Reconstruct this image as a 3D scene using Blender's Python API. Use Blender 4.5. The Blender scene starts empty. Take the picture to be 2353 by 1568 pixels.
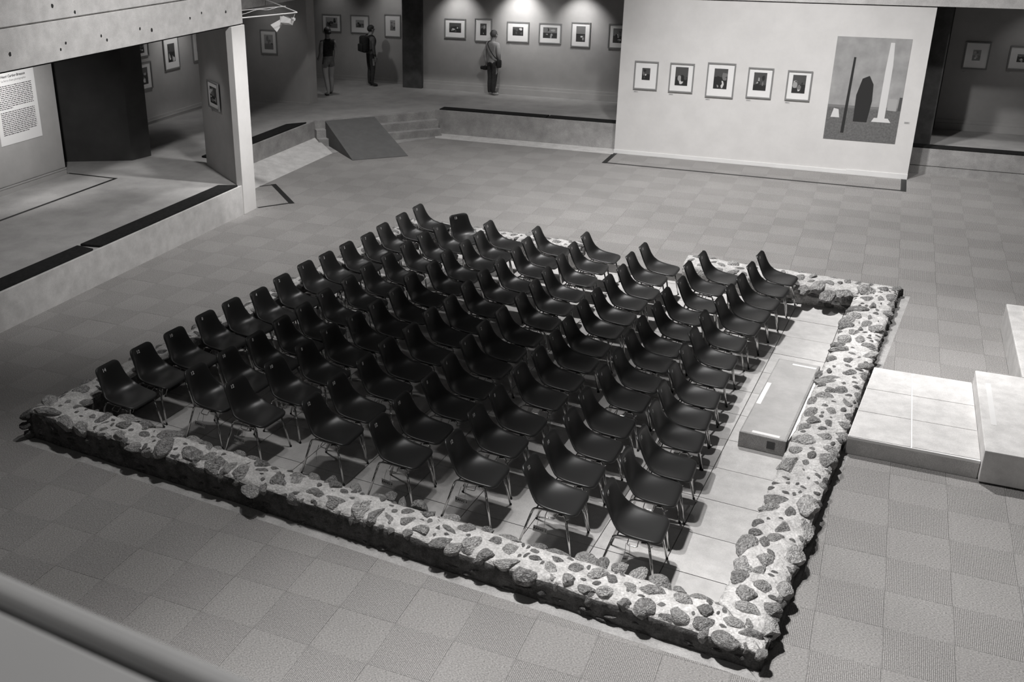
import bpy, bmesh, math, random
import numpy as np
from mathutils import Vector, Matrix, noise as mnoise
R_ = random.Random(7)
C = bpy.context.scene.collection
scene = bpy.context.scene
PI = math.pi
# ---------------------------------------------------------------- camera
CAM = np.array([-0.134, -9.928, 5.351])
CR = np.array([[0.9095802693960116, 0.4154281410534008, -0.009121027704970072],
               [0.14939652120628244, -0.34742886203709966, -0.925728829234062],
               [-0.38774271492439394, 0.8406620280734237, -0.3780779570122257]])
FPX, PPX, PPY = 2362.571, 936.185, 715.91
cd = bpy.data.cameras.new('camera'); cam = bpy.data.objects.new('camera', cd); C.objects.link(cam)
M = Matrix.Identity(4)
for i in range(3):
    M[i][0] = CR[0][i]; M[i][1] = -CR[1][i]; M[i][2] = -CR[2][i]; M[i][3] = CAM[i]
cam.matrix_world = M
cd.sensor_fit = 'HORIZONTAL'; cd.sensor_width = 36; cd.lens = FPX/2353*36
cd.shift_x = (1176.5-PPX)/2353; cd.shift_y = -(784-PPY)/2353
cd.clip_start = .05; cd.clip_end = 200
cd.dof.use_dof = True; cd.dof.focus_distance = 12.5; cd.dof.aperture_fstop = 3.2
scene.camera = cam
def proj(p):
    q = CR @ (np.asarray(p, float)-CAM)
    return PPX+FPX*q[0]/q[2], PPY+FPX*q[1]/q[2], q[2]
# ---------------------------------------------------------------- world, exposure, main lights
w = bpy.data.worlds.new('world'); scene.world = w; w.use_nodes = True
w.node_tree.nodes['Background'].inputs[0].default_value = (1, .985, .975, 1)
w.node_tree.nodes['Background'].inputs[1].default_value = 0.0297
scene.view_settings.view_transform = 'Standard'; scene.view_settings.look = 'None'
scene.view_settings.exposure = 0.0; scene.view_settings.gamma = 1.0
scene.view_settings.use_curve_mapping = False
try: scene.cycles.use_denoising = True
except Exception: pass
def spot(name, loc, tgt, power, angle, blend=.5, size=.12):
    l = bpy.data.lights.new(name, 'SPOT'); o = bpy.data.objects.new(name, l); C.objects.link(o)
    l.energy = power; l.spot_size = math.radians(angle); l.spot_blend = blend; l.shadow_soft_size = size
    l.color = (1, .988, .98)
    o.location = loc; d = Vector(tgt)-Vector(loc); o.rotation_euler = d.to_track_quat('-Z', 'Y').to_euler()
    return o
LIGHTS = [
 # unseen hall spots high above the site, mostly left; several are added fill
 ('unseen_hall_spot', (-4.2, -1.0, 9.5), (0.2, -0.9, 0), 1979, 44, .9, .10),
 ('unseen_hall_spot', (-2.4, 4.2, 9.5), (1.1, 1.0, 0), 3868, 36, .9, .10),
 ('unseen_hall_spot', (-3.6, 5.0, 9.3), (-1.7, 7.8, 0), 5495, 84, 1, .25),  # added fill for the far carpet
 ('unseen_hall_spot', (-3.4, -2.2, 9.3), (0.6, -6.4, 0), 5361, 74, 1, .2),  # added to light the near carpet
 ('unseen_hall_spot', (-6.0, -1.0, 9.0), (-6.6, -3.2, 0), 254.7, 80, 1, .25),
 ('unseen_hall_spot', (-2.2, 4.5, 8.5), (-2.3, 12.1, 1.5), 2032, 52, .9, .2),
 ('unseen_hall_spot', (-4.6, 1.0, 8.5), (-10.4, 2.8, 1.0), 2596, 66, 1, .3),
 ('unseen_hall_spot', (-8.0, 7.0, 8.5), (-9.3, 12.2, .3), 1080, 60, 1, .2),
 ('unseen_hall_spot', (2.6, 8.5, 8.5), (3.0, 12.7, .3), 1019, 60, 1, .2),
 ('unseen_hall_spot', (-2.6, -11.2, 8.0), (-1.9, -9.4, 4.4), 196.7, 50, 1, .2),  # added to brighten the parapet, no lamp seen there
 ('unseen_hall_spot', (-8.2, 6.2, 9.0), (-8.7, 7.3, 0), 1697, 76, 1, .25),  # added fill for the mid-left carpet
 ('unseen_hall_spot', (-4.5, 5.6, 8.5), (-10.3, 5.2, 1.6), 2762, 17, 1, .15),  # added to brighten the white end post
 ('unseen_hall_spot', (0.3, 4.4, 9.0), (1.6, 3.4, 0), 2054, 34, 1, .2),  # added fill for the carpet around the landing
 ('unseen_hall_spot', (-4.6, -1.6, 9.0), (-5.6, -5.2, 0), 1167, 60, 1, .2),  # added fill for the near-left carpet
 ('unseen_hall_spot', (-0.5, -9.5, 8.8), (-3.6, 0.2, .4), 109.2, 62, 1, .15),
 # unseen gallery spots, the dark-corner one added as fill
 ('unseen_gallery_spot', (-12.9, 13.6, 3.22), (-12.9, 14.6, .5), 36.04, 110, 1, .05),  # added to lift the dark corner around the visitors
 ('unseen_gallery_spot', (-11.2, 8.6, 3.2), (-12.6, 9.2, .5), 22.05, 90, 1, .1),
 ('unseen_gallery_spot', (-8.54, 14.55, 3.22), (-8.54, 15.25, 2.3), 111.1, 84, 1, .03),
 ('unseen_gallery_spot', (-10.16, 14.55, 3.2), (-10.2, 15.25, 2.1), 64.18, 84, 1, .03),
 ('unseen_gallery_spot', (-7.05, 14.55, 3.2), (-7.0, 15.25, 2.1), 83.8, 84, 1, .03),
 ('unseen_gallery_spot', (-8.2, 13.4, 3.2), (-8.2, 15.2, 1.2), 59.4, 100, 1, .05),
 ('unseen_gallery_spot', (-12.2, 14.8, 3.2), (-12.3, 15.6, 2.2), 18.95, 84, 1, .03),
 ('unseen_gallery_spot', (-14.0, 14.8, 3.2), (-14.0, 15.6, 2.2), 7.923, 84, 1, .03),
 ('unseen_gallery_spot', (-14.3, 9.7, 3.2), (-15.1, 9.7, 1.8), 46.77, 95, 1, .03),
 ('unseen_gallery_spot', (-11.75, 4.5, 3.15), (-11.1, 5.5, 1.7), 14.48, 58, 1, .03),
 ('unseen_gallery_spot', (-12.0, 2.4, 3.2), (-13.6, 3.3, 1.6), 232, 95, 1, .05),
 ('unseen_gallery_spot', (-13.6, 10.9, 3.2), (-13.8, 12.05, 1.9), 11.84, 84, 1, .03),
 ('unseen_gallery_spot', (2.4, 13.9, 3.2), (2.6, 14.85, 2.0), 7.56, 84, 1, .03),
]
for a in LIGHTS: spot(*a)
# ---------------------------------------------------------------- helpers
def mesh_obj(name, verts, faces, mat, parent=None, smooth=False, uvs=None, mats=None, fmat=None):
    me = bpy.data.meshes.new(name); me.from_pydata([tuple(v) for v in verts], [], faces); me.update()
    if mats:
        for m in mats: me.materials.append(m)
        if fmat: me.polygons.foreach_set('material_index', fmat)
    elif mat: me.materials.append(mat)
    if smooth: me.polygons.foreach_set('use_smooth', [True]*len(me.polygons))
    if uvs is not None:
        l = me.uv_layers.new(name='UVMap')
        co = []
        for p in me.polygons:
            for vi in p.vertices: co.extend(uvs[vi])
        l.data.foreach_set('uv', co)
    o = bpy.data.objects.new(name, me); C.objects.link(o)
    if parent: o.parent = parent
    return o
def from_mesh(name, me, parent=None, loc=(0,0,0), rot=(0,0,0), scale=(1,1,1)):
    o = bpy.data.objects.new(name, me); C.objects.link(o)
    o.location = loc; o.rotation_euler = rot; o.scale = scale
    if parent: o.parent = parent
    return o
class MB:
    def __init__(s): s.v = []; s.f = []
    def add(s, v, f):
        b = len(s.v); s.v += [tuple(x) for x in v]; s.f += [tuple(i+b for i in q) for q in f]; return s
    def box(s, x0, x1, y0, y1, z0, z1):
        return s.add([(x0,y0,z0),(x1,y0,z0),(x1,y1,z0),(x0,y1,z0),(x0,y0,z1),(x1,y0,z1),(x1,y1,z1),(x0,y1,z1)],
              [(0,3,2,1),(4,5,6,7),(0,1,5,4),(1,2,6,5),(2,3,7,6),(3,0,4,7)])
    def prism(s, poly, z0, z1):
        n = len(poly); a = sum(poly[i][0]*poly[(i+1)%n][1]-poly[(i+1)%n][0]*poly[i][1] for i in range(n))
        if a < 0: poly = poly[::-1]
        v = [(p[0],p[1],z0) for p in poly]+[(p[0],p[1],z1) for p in poly]
        f = [tuple(range(n-1,-1,-1)), tuple(range(n,2*n))]+[(i,(i+1)%n,n+(i+1)%n,n+i) for i in range(n)]
        return s.add(v, f)
    def tube(s, pts, r, seg=8, cap=True):
        pts = [Vector(p) for p in pts]; n = len(pts); rs = r if isinstance(r, (list,tuple)) else [r]*n
        t0 = (pts[1]-pts[0]).normalized(); ref = Vector((0,0,1)) if abs(t0.z) < .9 else Vector((1,0,0))
        u = t0.cross(ref).normalized(); v = []; f = []
        for i, p in enumerate(pts):
            t = (pts[min(i+1,n-1)]-pts[max(i-1,0)]).normalized()
            u = (u-t*u.dot(t)).normalized(); b = t.cross(u)
            for k in range(seg):
                a = 2*PI*k/seg; v.append(p+(u*math.cos(a)+b*math.sin(a))*rs[i])
        for i in range(n-1):
            for k in range(seg):
                f.append((i*seg+k, i*seg+(k+1)%seg, (i+1)*seg+(k+1)%seg, (i+1)*seg+k))
        if cap: f += [tuple(range(seg-1,-1,-1)), tuple((n-1)*seg+k for k in range(seg))]
        return s.add(v, f)
    def disc(s, c, r, nrm, h=.002, seg=12):
        c = Vector(c); nrm = Vector(nrm).normalized()
        return s.tube([c, c+nrm*h], r, seg)
    def build(s, name, mat, parent=None, smooth=False, bevel=0):
        o = mesh_obj(name, s.v, s.f, mat, parent, smooth)
        if bevel:
            bm = bmesh.new(); bm.from_mesh(o.data)
            bmesh.ops.bevel(bm, geom=bm.edges[:], offset=bevel, segments=2, affect='EDGES', profile=.6)
            bm.to_mesh(o.data); bm.free()
        return o
def tag(o, label=None, cat=None, group=None, kind=None):
    if label: o['label'] = label
    if cat: o['category'] = cat
    if group: o['group'] = group
    if kind: o['kind'] = kind
    return o
def empty(name, loc=(0,0,0), rz=0, label=None, cat=None, group=None, kind=None):
    o = bpy.data.objects.new(name, None); C.objects.link(o); o.location = loc; o.rotation_euler = (0,0,rz)
    o.empty_display_size = .1
    return tag(o, label, cat, group, kind)
def smooth_path(pts, n=6):
    P = [Vector(p) for p in pts]; out = []
    for i in range(len(P)-1):
        a = P[max(i-1,0)]; b = P[i]; c = P[i+1]; d = P[min(i+2,len(P)-1)]
        for k in range(n):
            t = k/n; t2 = t*t; t3 = t2*t
            out.append(.5*((2*b)+(c-a)*t+(2*a-5*b+4*c-d)*t2+(3*b-a-3*c+d)*t3))
    out.append(P[-1]); return out
def clip(poly, a, b, keep_left=True):
    # half plane left of a->b
    out = []; n = len(poly)
    def sd(p):
        v = (b[0]-a[0])*(p[1]-a[1])-(b[1]-a[1])*(p[0]-a[0]); return v if keep_left else -v
    for i in range(n):
        p, q = poly[i], poly[(i+1)%n]; sp, sq = sd(p), sd(q)
        if sp >= 0: out.append(p)
        if (sp >= 0) != (sq >= 0):
            t = sp/(sp-sq); out.append((p[0]+(q[0]-p[0])*t, p[1]+(q[1]-p[1])*t))
    return out if len(out) >= 3 else []
def area(p): return abs(sum(p[i][0]*p[(i+1)%len(p)][1]-p[(i+1)%len(p)][0]*p[i][1] for i in range(len(p))))/2
# ---------------------------------------------------------------- materials
def nmat(name, base, rough=.7, metal=0, spec=.5):
    m = bpy.data.materials.new(name); m.use_nodes = True; nt = m.node_tree
    b = nt.nodes['Principled BSDF']; g = base if isinstance(base, tuple) else (base, base*.99, base*.982)
    b.inputs['Base Color'].default_value = (*g, 1); b.inputs['Roughness'].default_value = rough
    b.inputs['Metallic'].default_value = metal; b.inputs['Specular IOR Level'].default_value = spec
    return m, nt, b
def node(nt, t, **k):
    n = nt.nodes.new(t)
    for a, v in k.items(): setattr(n, a, v)
    return n
def ramp(nt, src, stops):
    r = node(nt, 'ShaderNodeValToRGB'); e = r.color_ramp.elements
    while len(e) < len(stops): e.new(.5)
    for i, (p, v) in enumerate(stops): e[i].position = p; e[i].color = (v, v*.99, v*.982, 1)
    nt.links.new(src, r.inputs[0]); return r.outputs[0]
def noise_mat(name, lo, hi, scale=8, detail=6, rough=.8, bump=.0, bscale=60, bdist=.01, fine=.0, spec=.4, distort=0, rnd=0):
    m, nt, b = nmat(name, hi, rough, 0, spec)
    tc = node(nt, 'ShaderNodeTexCoord'); L = nt.links
    src = tc.outputs['Object']
    if rnd:
        oi = node(nt, 'ShaderNodeObjectInfo'); vm = node(nt, 'ShaderNodeVectorMath', operation='MULTIPLY_ADD')
        vm.inputs[1].default_value = (1,1,1)
        mul = node(nt, 'ShaderNodeMath', operation='MULTIPLY'); mul.inputs[1].default_value = 37.
        L.new(oi.outputs['Random'], mul.inputs[0]); L.new(src, vm.inputs[0]); L.new(mul.outputs[0], vm.inputs[2]); src = vm.outputs[0]
    n1 = node(nt, 'ShaderNodeTexNoise'); n1.inputs['Scale'].default_value = scale; n1.inputs['Detail'].default_value = detail
    n1.inputs['Roughness'].default_value = .62; n1.inputs['Distortion'].default_value = distort
    L.new(src, n1.inputs['Vector'])
    col = ramp(nt, n1.outputs[0], [(.33, lo), (.67, hi)])
    if fine:
        n2 = node(nt, 'ShaderNodeTexNoise'); n2.inputs['Scale'].default_value = bscale*2; n2.inputs['Detail'].default_value = 3
        L.new(src, n2.inputs['Vector'])
        mx = node(nt, 'ShaderNodeMix', data_type='RGBA', blend_type='MULTIPLY'); mx.inputs[0].default_value = 1
        L.new(col, mx.inputs[6]); L.new(ramp(nt, n2.outputs[0], [(.35, 1-fine), (.65, 1+fine*.3)]), mx.inputs[7]); col = mx.outputs[2]
    if rnd:
        mr = node(nt, 'ShaderNodeMapRange'); mr.inputs[3].default_value = 1-rnd; mr.inputs[4].default_value = 1+rnd
        L.new(oi.outputs['Random'], mr.inputs[0])
        mx = node(nt, 'ShaderNodeVectorMath', operation='SCALE'); L.new(col, mx.inputs[0]); L.new(mr.outputs[0], mx.inputs['Scale']); col = mx.outputs[0]
    L.new(col, b.inputs['Base Color'])
    if bump:
        n3 = node(nt, 'ShaderNodeTexNoise'); n3.inputs['Scale'].default_value = bscale; n3.inputs['Detail'].default_value = 5
        L.new(src, n3.inputs['Vector'])
        bp = node(nt, 'ShaderNodeBump'); bp.inputs['Strength'].default_value = bump; bp.inputs['Distance'].default_value = bdist
        L.new(n3.outputs[0], bp.inputs['Height']); L.new(bp.outputs[0], b.inputs['Normal'])
    return m
MT = {}
MT['concrete'] = noise_mat('concrete', .27, .42, 3.5, 8, .85, .35, 45, .006, .25)
MT['concrete_light'] = noise_mat('concrete_light', .50, .66, 5, 8, .8, .25, 70, .004, .22)
MT['kerb'] = noise_mat('kerb_concrete', .30, .44, 4, 8, .85, .3, 50, .005, .2)
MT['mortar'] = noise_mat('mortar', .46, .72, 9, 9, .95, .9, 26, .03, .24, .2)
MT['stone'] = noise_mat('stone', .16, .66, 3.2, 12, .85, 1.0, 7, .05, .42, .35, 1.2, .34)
def film(m, amount, col):
    nt = m.node_tree; b = nt.nodes['Principled BSDF']; src = b.inputs['Base Color'].links[0].from_socket
    tc = node(nt, 'ShaderNodeTexCoord'); n = node(nt, 'ShaderNodeTexNoise'); n.inputs['Scale'].default_value = 3.2; n.inputs['Detail'].default_value = 9; n.inputs['Roughness'].default_value = .72
    oi = node(nt, 'ShaderNodeObjectInfo'); va = node(nt, 'ShaderNodeVectorMath', operation='MULTIPLY_ADD'); va.inputs[1].default_value = (1,1,1)
    ml = node(nt, 'ShaderNodeMath', operation='MULTIPLY'); ml.inputs[1].default_value = 91.; nt.links.new(oi.outputs['Random'], ml.inputs[0])
    nt.links.new(tc.outputs['Object'], va.inputs[0]); nt.links.new(ml.outputs[0], va.inputs[2]); nt.links.new(va.outputs[0], n.inputs['Vector'])
    f = ramp(nt, n.outputs[0], [(.50-amount, 0), (.66-amount, .8)])
    mx = node(nt, 'ShaderNodeMix', data_type='RGBA'); nt.links.new(f, mx.inputs[0]); nt.links.new(src, mx.inputs[6]); mx.inputs[7].default_value = (col, col*.99, col*.982, 1)
    nt.links.new(mx.outputs[2], b.inputs['Base Color'])
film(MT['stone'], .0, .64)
MT['stone_low'] = noise_mat('stone_dark_shaded', .07, .34, 3.2, 12, .85, 1.0, 7, .05, .42, .35, 1.2, .4)  # dark side-face stones, with the shade there also put into the colour
MT['mortar_low'] = noise_mat('mortar_shaded', .06, .16, 9, 8, .95, .8, 45, .012, .3, .2)  # side-face mortar, darkened to carry the shade on those faces
MT['plaster'] = noise_mat('white_wall', .60, .66, 2, 5, .9, .08, 160, .002, .03)
MT['wallgrey'] = noise_mat('grey_wall', .40, .46, 2, 5, .92, .08, 160, .002, .05)
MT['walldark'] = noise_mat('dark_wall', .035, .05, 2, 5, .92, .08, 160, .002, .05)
MT['trimwhite'] = noise_mat('white_trim', .68, .72, 3, 4, .6)
MT['slab'] = noise_mat('floor_slab', .50, .62, 7, 8, .75, .12, 80, .002, .14, .4, 0, .05)
MT['landing'] = noise_mat('landing_concrete', .56, .72, 6, 8, .85, .25, 90, .003, .16)
MT['tread'] = noise_mat('step_tread', .40, .50, 4, 8, .85, .2, 80, .003, .12)
MT['pad'] = noise_mat('black_pad', .010, .018, 20, 3, .95, .3, 200, .002, 0, .2)
MT['tape'] = nmat('black_tape', .014, .6)[0]
MT['whitetape'] = nmat('white_tape', .85, .6)[0]
MT['rampm'] = noise_mat('ramp_board', .105, .125, 6, 4, .8, .1, 120, .001)
MT['rail'] = noise_mat('painted_parapet', .40, .44, 3, 4, .55, .05, 200, .001)
MT['upfloor'] = noise_mat('raised_floor', .33, .43, 2.2, 8, .75, .1, 60, .002, .2)
MT['frame'] = nmat('frame_wood', .22, .45)[0]
MT['mat_board'] = nmat('mat_board', .80, .9)[0]
MT['chrome'] = nmat('chrome', .62, .16, 1)[0]
MT['white_paint'] = nmat('white_paint', .78, .45)[0]
MT['number'] = nmat('number_print', .85, .6)[0]
MT['sign'] = noise_mat('sign_card', .42, .5, 30, 4, .6)
MT['ink'] = nmat('ink', .012, .7)[0]
MT['ink_grey'] = nmat('grey_ink', .16, .7)[0]
MT['paper'] = nmat('paper', .82, .85)[0]
MT['dark'] = nmat('dark_hole', .02, .9)[0]
MT['steel'] = nmat('steel_rod', .6, .35, 1)[0]
MT['column'] = noise_mat('dark_column', .06, .10, 5, 8, .9, .3, 40, .005)
# black leathery plastic
m, nt, b = nmat('black_plastic', .020, .38, 0, .70)
vo = node(nt, 'ShaderNodeTexNoise'); vo.inputs['Scale'].default_value = 420; vo.inputs['Detail'].default_value = 2
tc = node(nt, 'ShaderNodeTexCoord'); nt.links.new(tc.outputs['Object'], vo.inputs['Vector'])
bp = node(nt, 'ShaderNodeBump'); bp.inputs['Strength'].default_value = .35; bp.inputs['Distance'].default_value = .0012
nt.links.new(vo.outputs[0], bp.inputs['Height']); nt.links.new(bp.outputs[0], b.inputs['Normal']); MT['plastic'] = m
# glazing
m = bpy.data.materials.new('glazing'); m.use_nodes = True; nt = m.node_tree; nt.nodes.clear()
tr = node(nt, 'ShaderNodeBsdfTransparent'); gl = node(nt, 'ShaderNodeBsdfGlossy'); gl.inputs['Roughness'].default_value = .05
mx = node(nt, 'ShaderNodeMixShader'); mx.inputs[0].default_value = .03; out = node(nt, 'ShaderNodeOutputMaterial')
nt.links.new(tr.outputs[0], mx.inputs[1]); nt.links.new(gl.outputs[0], mx.inputs[2]); nt.links.new(mx.outputs[0], out.inputs[0]); MT['glazing'] = m
# ribbed carpet: ribs run along U of the UV map (metres), fine relief and fibre colour
def carpet_mat(name, lo, hi, groove):
    m, nt, b = nmat(name, hi, .95, 0, .15); L = nt.links
    uv = node(nt, 'ShaderNodeUVMap'); sx = node(nt, 'ShaderNodeSeparateXYZ'); L.new(uv.outputs[0], sx.inputs[0])
    nz = node(nt, 'ShaderNodeTexNoise'); nz.inputs['Scale'].default_value = 9; nz.inputs['Detail'].default_value = 3; L.new(uv.outputs[0], nz.inputs['Vector'])
    ad = node(nt, 'ShaderNodeMath', operation='MULTIPLY_ADD'); ad.inputs[1].default_value = .004; L.new(nz.outputs[0], ad.inputs[0]); L.new(sx.outputs[1], ad.inputs[2])
    ml = node(nt, 'ShaderNodeMath', operation='MULTIPLY'); ml.inputs[1].default_value = 2*PI/.0132; L.new(ad.outputs[0], ml.inputs[0])
    sn = node(nt, 'ShaderNodeMath', operation='SINE'); L.new(ml.outputs[0], sn.inputs[0])
    mp = node(nt, 'ShaderNodeMapRange'); mp.inputs[1].default_value = -1; L.new(sn.outputs[0], mp.inputs[0])
    # fibre noise, stretched along the rib
    mpg = node(nt, 'ShaderNodeMapping'); mpg.inputs['Scale'].default_value = (70, 130, 1); L.new(uv.outputs[0], mpg.inputs[0])
    fn = node(nt, 'ShaderNodeTexNoise'); fn.inputs['Scale'].default_value = 1; fn.inputs['Detail'].default_value = 4; L.new(mpg.outputs[0], fn.inputs['Vector'])
    col = ramp(nt, fn.outputs[0], [(.3, lo), (.7, hi)])
    gr = ramp(nt, mp.outputs[0], [(0.0, groove), (.5, 1.0)])
    mm = node(nt, 'ShaderNodeMix', data_type='RGBA', blend_type='MULTIPLY'); mm.inputs[0].default_value = 1; L.new(col, mm.inputs[6]); L.new(gr, mm.inputs[7])
    # wear in large soft blotches
    tc = node(nt, 'ShaderNodeTexCoord'); w1 = node(nt, 'ShaderNodeTexNoise'); w1.inputs['Scale'].default_value = 1.3; w1.inputs['Detail'].default_value = 6
    oi = node(nt, 'ShaderNodeObjectInfo'); va = node(nt, 'ShaderNodeVectorMath', operation='ADD'); L.new(tc.outputs['Object'], va.inputs[0]); L.new(oi.outputs['Location'], va.inputs[1]); L.new(va.outputs[0], w1.inputs['Vector'])
    wr = ramp(nt, w1.outputs[0], [(.3, .93), (.7, 1.04)])
    m2 = node(nt, 'ShaderNodeMix', data_type='RGBA', blend_type='MULTIPLY'); m2.inputs[0].default_value = 1; L.new(mm.outputs[2], m2.inputs[6]); L.new(wr, m2.inputs[7])
    L.new(m2.outputs[2], b.inputs['Base Color'])
    bp = node(nt, 'ShaderNodeBump'); bp.inputs['Strength'].default_value = .8; bp.inputs['Distance'].default_value = .003
    sm = node(nt, 'ShaderNodeMath', operation='MULTIPLY_ADD'); sm.inputs[1].default_value = .5; L.new(fn.outputs[0], sm.inputs[0]); L.new(mp.outputs[0], sm.inputs[2])
    L.new(sm.outputs[0], bp.inputs['Height']); L.new(bp.outputs[0], b.inputs['Normal'])
    return m
MT['carpet_a'] = carpet_mat('carpet_lit_ribs', .19, .47, .60)
MT['carpet_b'] = carpet_mat('carpet_shaded_ribs', .18, .46, .45)  # same carpet with darker grooves: view-dependent rib shade put into the colour
# ---------------------------------------------------------------- text meshes
_tc = {}
def text_mesh(s, size=1., ext=0.0, bold=False):
    k = (s, size, bold)
    if k in _tc: return _tc[k]
    cu = bpy.data.curves.new('lettering', 'FONT'); cu.body = s; cu.size = size; cu.align_x = 'CENTER'; cu.align_y = 'CENTER'; cu.extrude = ext
    cu.resolution_u = 2
    if bold: cu.offset = .022*size
    o = bpy.data.objects.new('lettering', cu); C.objects.link(o)
    dg = bpy.context.evaluated_depsgraph_get(); me = bpy.data.meshes.new_from_object(o.evaluated_get(dg))
    bpy.data.objects.remove(o); bpy.data.curves.remove(cu)
    me.name = 'lettering'; _tc[k] = me; return me
# ================================================================ SETTING
UF = .53            # raised gallery floor
PIT = -.13          # sunken floor inside the ruin
SITE = [(-7.97,-2.965),(-.30,-3.512),(.665,5.30),(-6.98,5.30)]
FLOOR_HALL = [(-10.25,-11),(5,-11),(5,12.72),(.57,12.72),(.57,12.2),(-5.28,12.2),(-5.28,12.0),(-9.49,12.0),(-9.93,11.45),(-11.0,9.7),(-11.0,5.42),(-10.25,5.42)]
mb = MB()
def ring_split(poly, quad):
    rem = poly; out = []
    n = len(quad)
    for i in range(n):
        a, b = quad[i], quad[(i+1)%n]
        if not rem: break
        o = clip(rem, a, b, False)
        if o and area(o) > 1e-5: out.append(o)
        rem = clip(rem, a, b, True)
    return out
# convex pieces of the hall floor
HALL = [[(-10.25,-11),(5,-11),(5,12.0),(-10.25,12.0)], [(-11.0,5.42),(-10.25,5.42),(-10.25,11.2),(-11.0,9.7)],
        [(.57,12.0),(5,12.0),(5,12.72),(.57,12.72)], [(-5.28,12.0),(.57,12.0),(.57,12.2),(-5.28,12.2)]]
HALL[0] = clip(HALL[0], (-9.49,12.0), (-10.40,10.72), True)
for h in HALL:
    for q in ring_split(h, SITE): mb.prism(q, -.3, -.006)
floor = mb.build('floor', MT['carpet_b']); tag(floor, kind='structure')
# carpet tiles on the 0.5 m lattice
def tile_pieces(ix, iy):
    sq = [(ix*.5+.0006, iy*.5+.0006), (ix*.5+.4994, iy*.5+.0006), (ix*.5+.4994, iy*.5+.4994), (ix*.5+.0006, iy*.5+.4994)]
    ps = []
    for h in HALL:
        q = sq
        for i in range(len(h)):
            q = clip(q, h[i], h[(i+1)%len(h)], True)
            if not q: break
        if q: ps.append(q)
    out = []
    for q in ps: out += ring_split(q, SITE)
    return [q for q in out if area(q) > 4e-5]
def tile_geo(ps, ix, iy, z1):
    v, f, uv = [], [], []
    along_x = (ix+iy) % 2 == 0
    for q in ps:
        b = MB().prism([(p[0]-ix*.5-.25, p[1]-iy*.5-.25) for p in q], -.006, z1); o = len(v)
        v += b.v; f += [tuple(i+o for i in t) for t in b.f]
    uv = [(a[0]+.25, a[1]+.25) if along_x else (a[1]+.25, a[0]+.25) for a in v]
    return v, f, uv
full = {}
tiles = []
for ix in range(-22, 10):
    for iy in range(-22, 26):
        c = (ix*.5+.25, iy*.5+.25, 0)
        ps = tile_pieces(ix, iy)
        if not ps: continue
        a = sum(area(q) for q in ps)
        q = CR @ (np.array(c)-CAM)
        vis = False
        if q[2] > .5:
            x, y, _ = proj(c); vis = -80 < x < 2433 and -60 < y < 1640
        tiles.append((0 if vis and a > .02 else 1, q[2], ix, iy, ps, a))
tiles.sort(key=lambda t: (t[0], t[1]))
stv, stf, stu, sti = [], [], [], []
for n, (vis, d, ix, iy, ps, a) in enumerate(tiles):
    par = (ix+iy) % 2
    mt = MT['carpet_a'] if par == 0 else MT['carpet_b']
    z = R_.uniform(-.0006, .0006)
    if vis == 0 and n < 298:
        if a > .2488:
            if par not in full:
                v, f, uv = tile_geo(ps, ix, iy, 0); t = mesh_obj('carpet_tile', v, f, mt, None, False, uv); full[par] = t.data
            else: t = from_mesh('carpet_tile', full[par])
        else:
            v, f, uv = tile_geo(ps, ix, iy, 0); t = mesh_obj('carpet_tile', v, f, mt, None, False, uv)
        t.location = (ix*.5+.25, iy*.5+.25, z); t.parent = floor
    else:
        v, f, uv = tile_geo(ps, ix, iy, z); o = len(stv)
        stv += [(p[0]+ix*.5+.25, p[1]+iy*.5+.25, p[2]) for p in v]; stf += [tuple(i+o for i in t) for t in f]
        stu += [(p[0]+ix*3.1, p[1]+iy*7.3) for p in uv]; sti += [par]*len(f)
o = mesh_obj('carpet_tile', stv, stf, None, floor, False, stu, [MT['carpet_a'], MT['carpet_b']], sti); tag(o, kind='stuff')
# threshold under the gap in the far wall: carpet on top, concrete riser
mb = MB().box(-4.02, -2.42, 4.95, 5.299, -.3, 0.0); th = mb.build('threshold', MT['kerb']); tag(th, kind='structure')
v = [(-4.02,4.952,.004),(-2.42,4.952,.004),(-2.42,5.299,.004),(-4.02,5.299,.004)]
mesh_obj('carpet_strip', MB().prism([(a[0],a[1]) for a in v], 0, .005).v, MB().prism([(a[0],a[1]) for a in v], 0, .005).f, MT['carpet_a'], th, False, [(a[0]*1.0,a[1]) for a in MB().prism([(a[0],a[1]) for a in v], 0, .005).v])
# sunken slab floor
UA = math.radians(-3.95); ud = (math.cos(UA), math.sin(UA)); vd = (-math.sin(UA), math.cos(UA)); ORG = (-1.08, .30)
INNER = [(-7.62,-2.62),(-.50,-3.13),(.12,4.96),(-6.95,5.02)]
sf = mesh_obj('slab_floor', MB().prism(INNER, -.3, -.165).v, MB().prism(INNER, -.3, -.165).f, MT['kerb']); tag(sf, kind='structure')
for i in range(-12, 4):
    for j in range(-8, 10):
        P = .632; g = .004
        def W(a, b): return (ORG[0]+ud[0]*a+vd[0]*b, ORG[1]+ud[1]*a+vd[1]*b)
        q = [W(i*P+g, j*P+g), W((i+1)*P-g, j*P+g), W((i+1)*P-g, (j+1)*P-g), W(i*P+g, (j+1)*P-g)]
        for k in range(4):
            if q: q = clip(q, INNER[k], INNER[(k+1)%4], True)
        if q and area(q) > .004:
            c = W((i+.5)*P, (j+.5)*P)
            s = MB().prism([(p[0]-c[0], p[1]-c[1]) for p in q], -.04, 0).build('floor_slab', MT['slab'], sf)
            s.location = (c[0], c[1], PIT+R_.uniform(-.0008, .0008))
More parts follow.
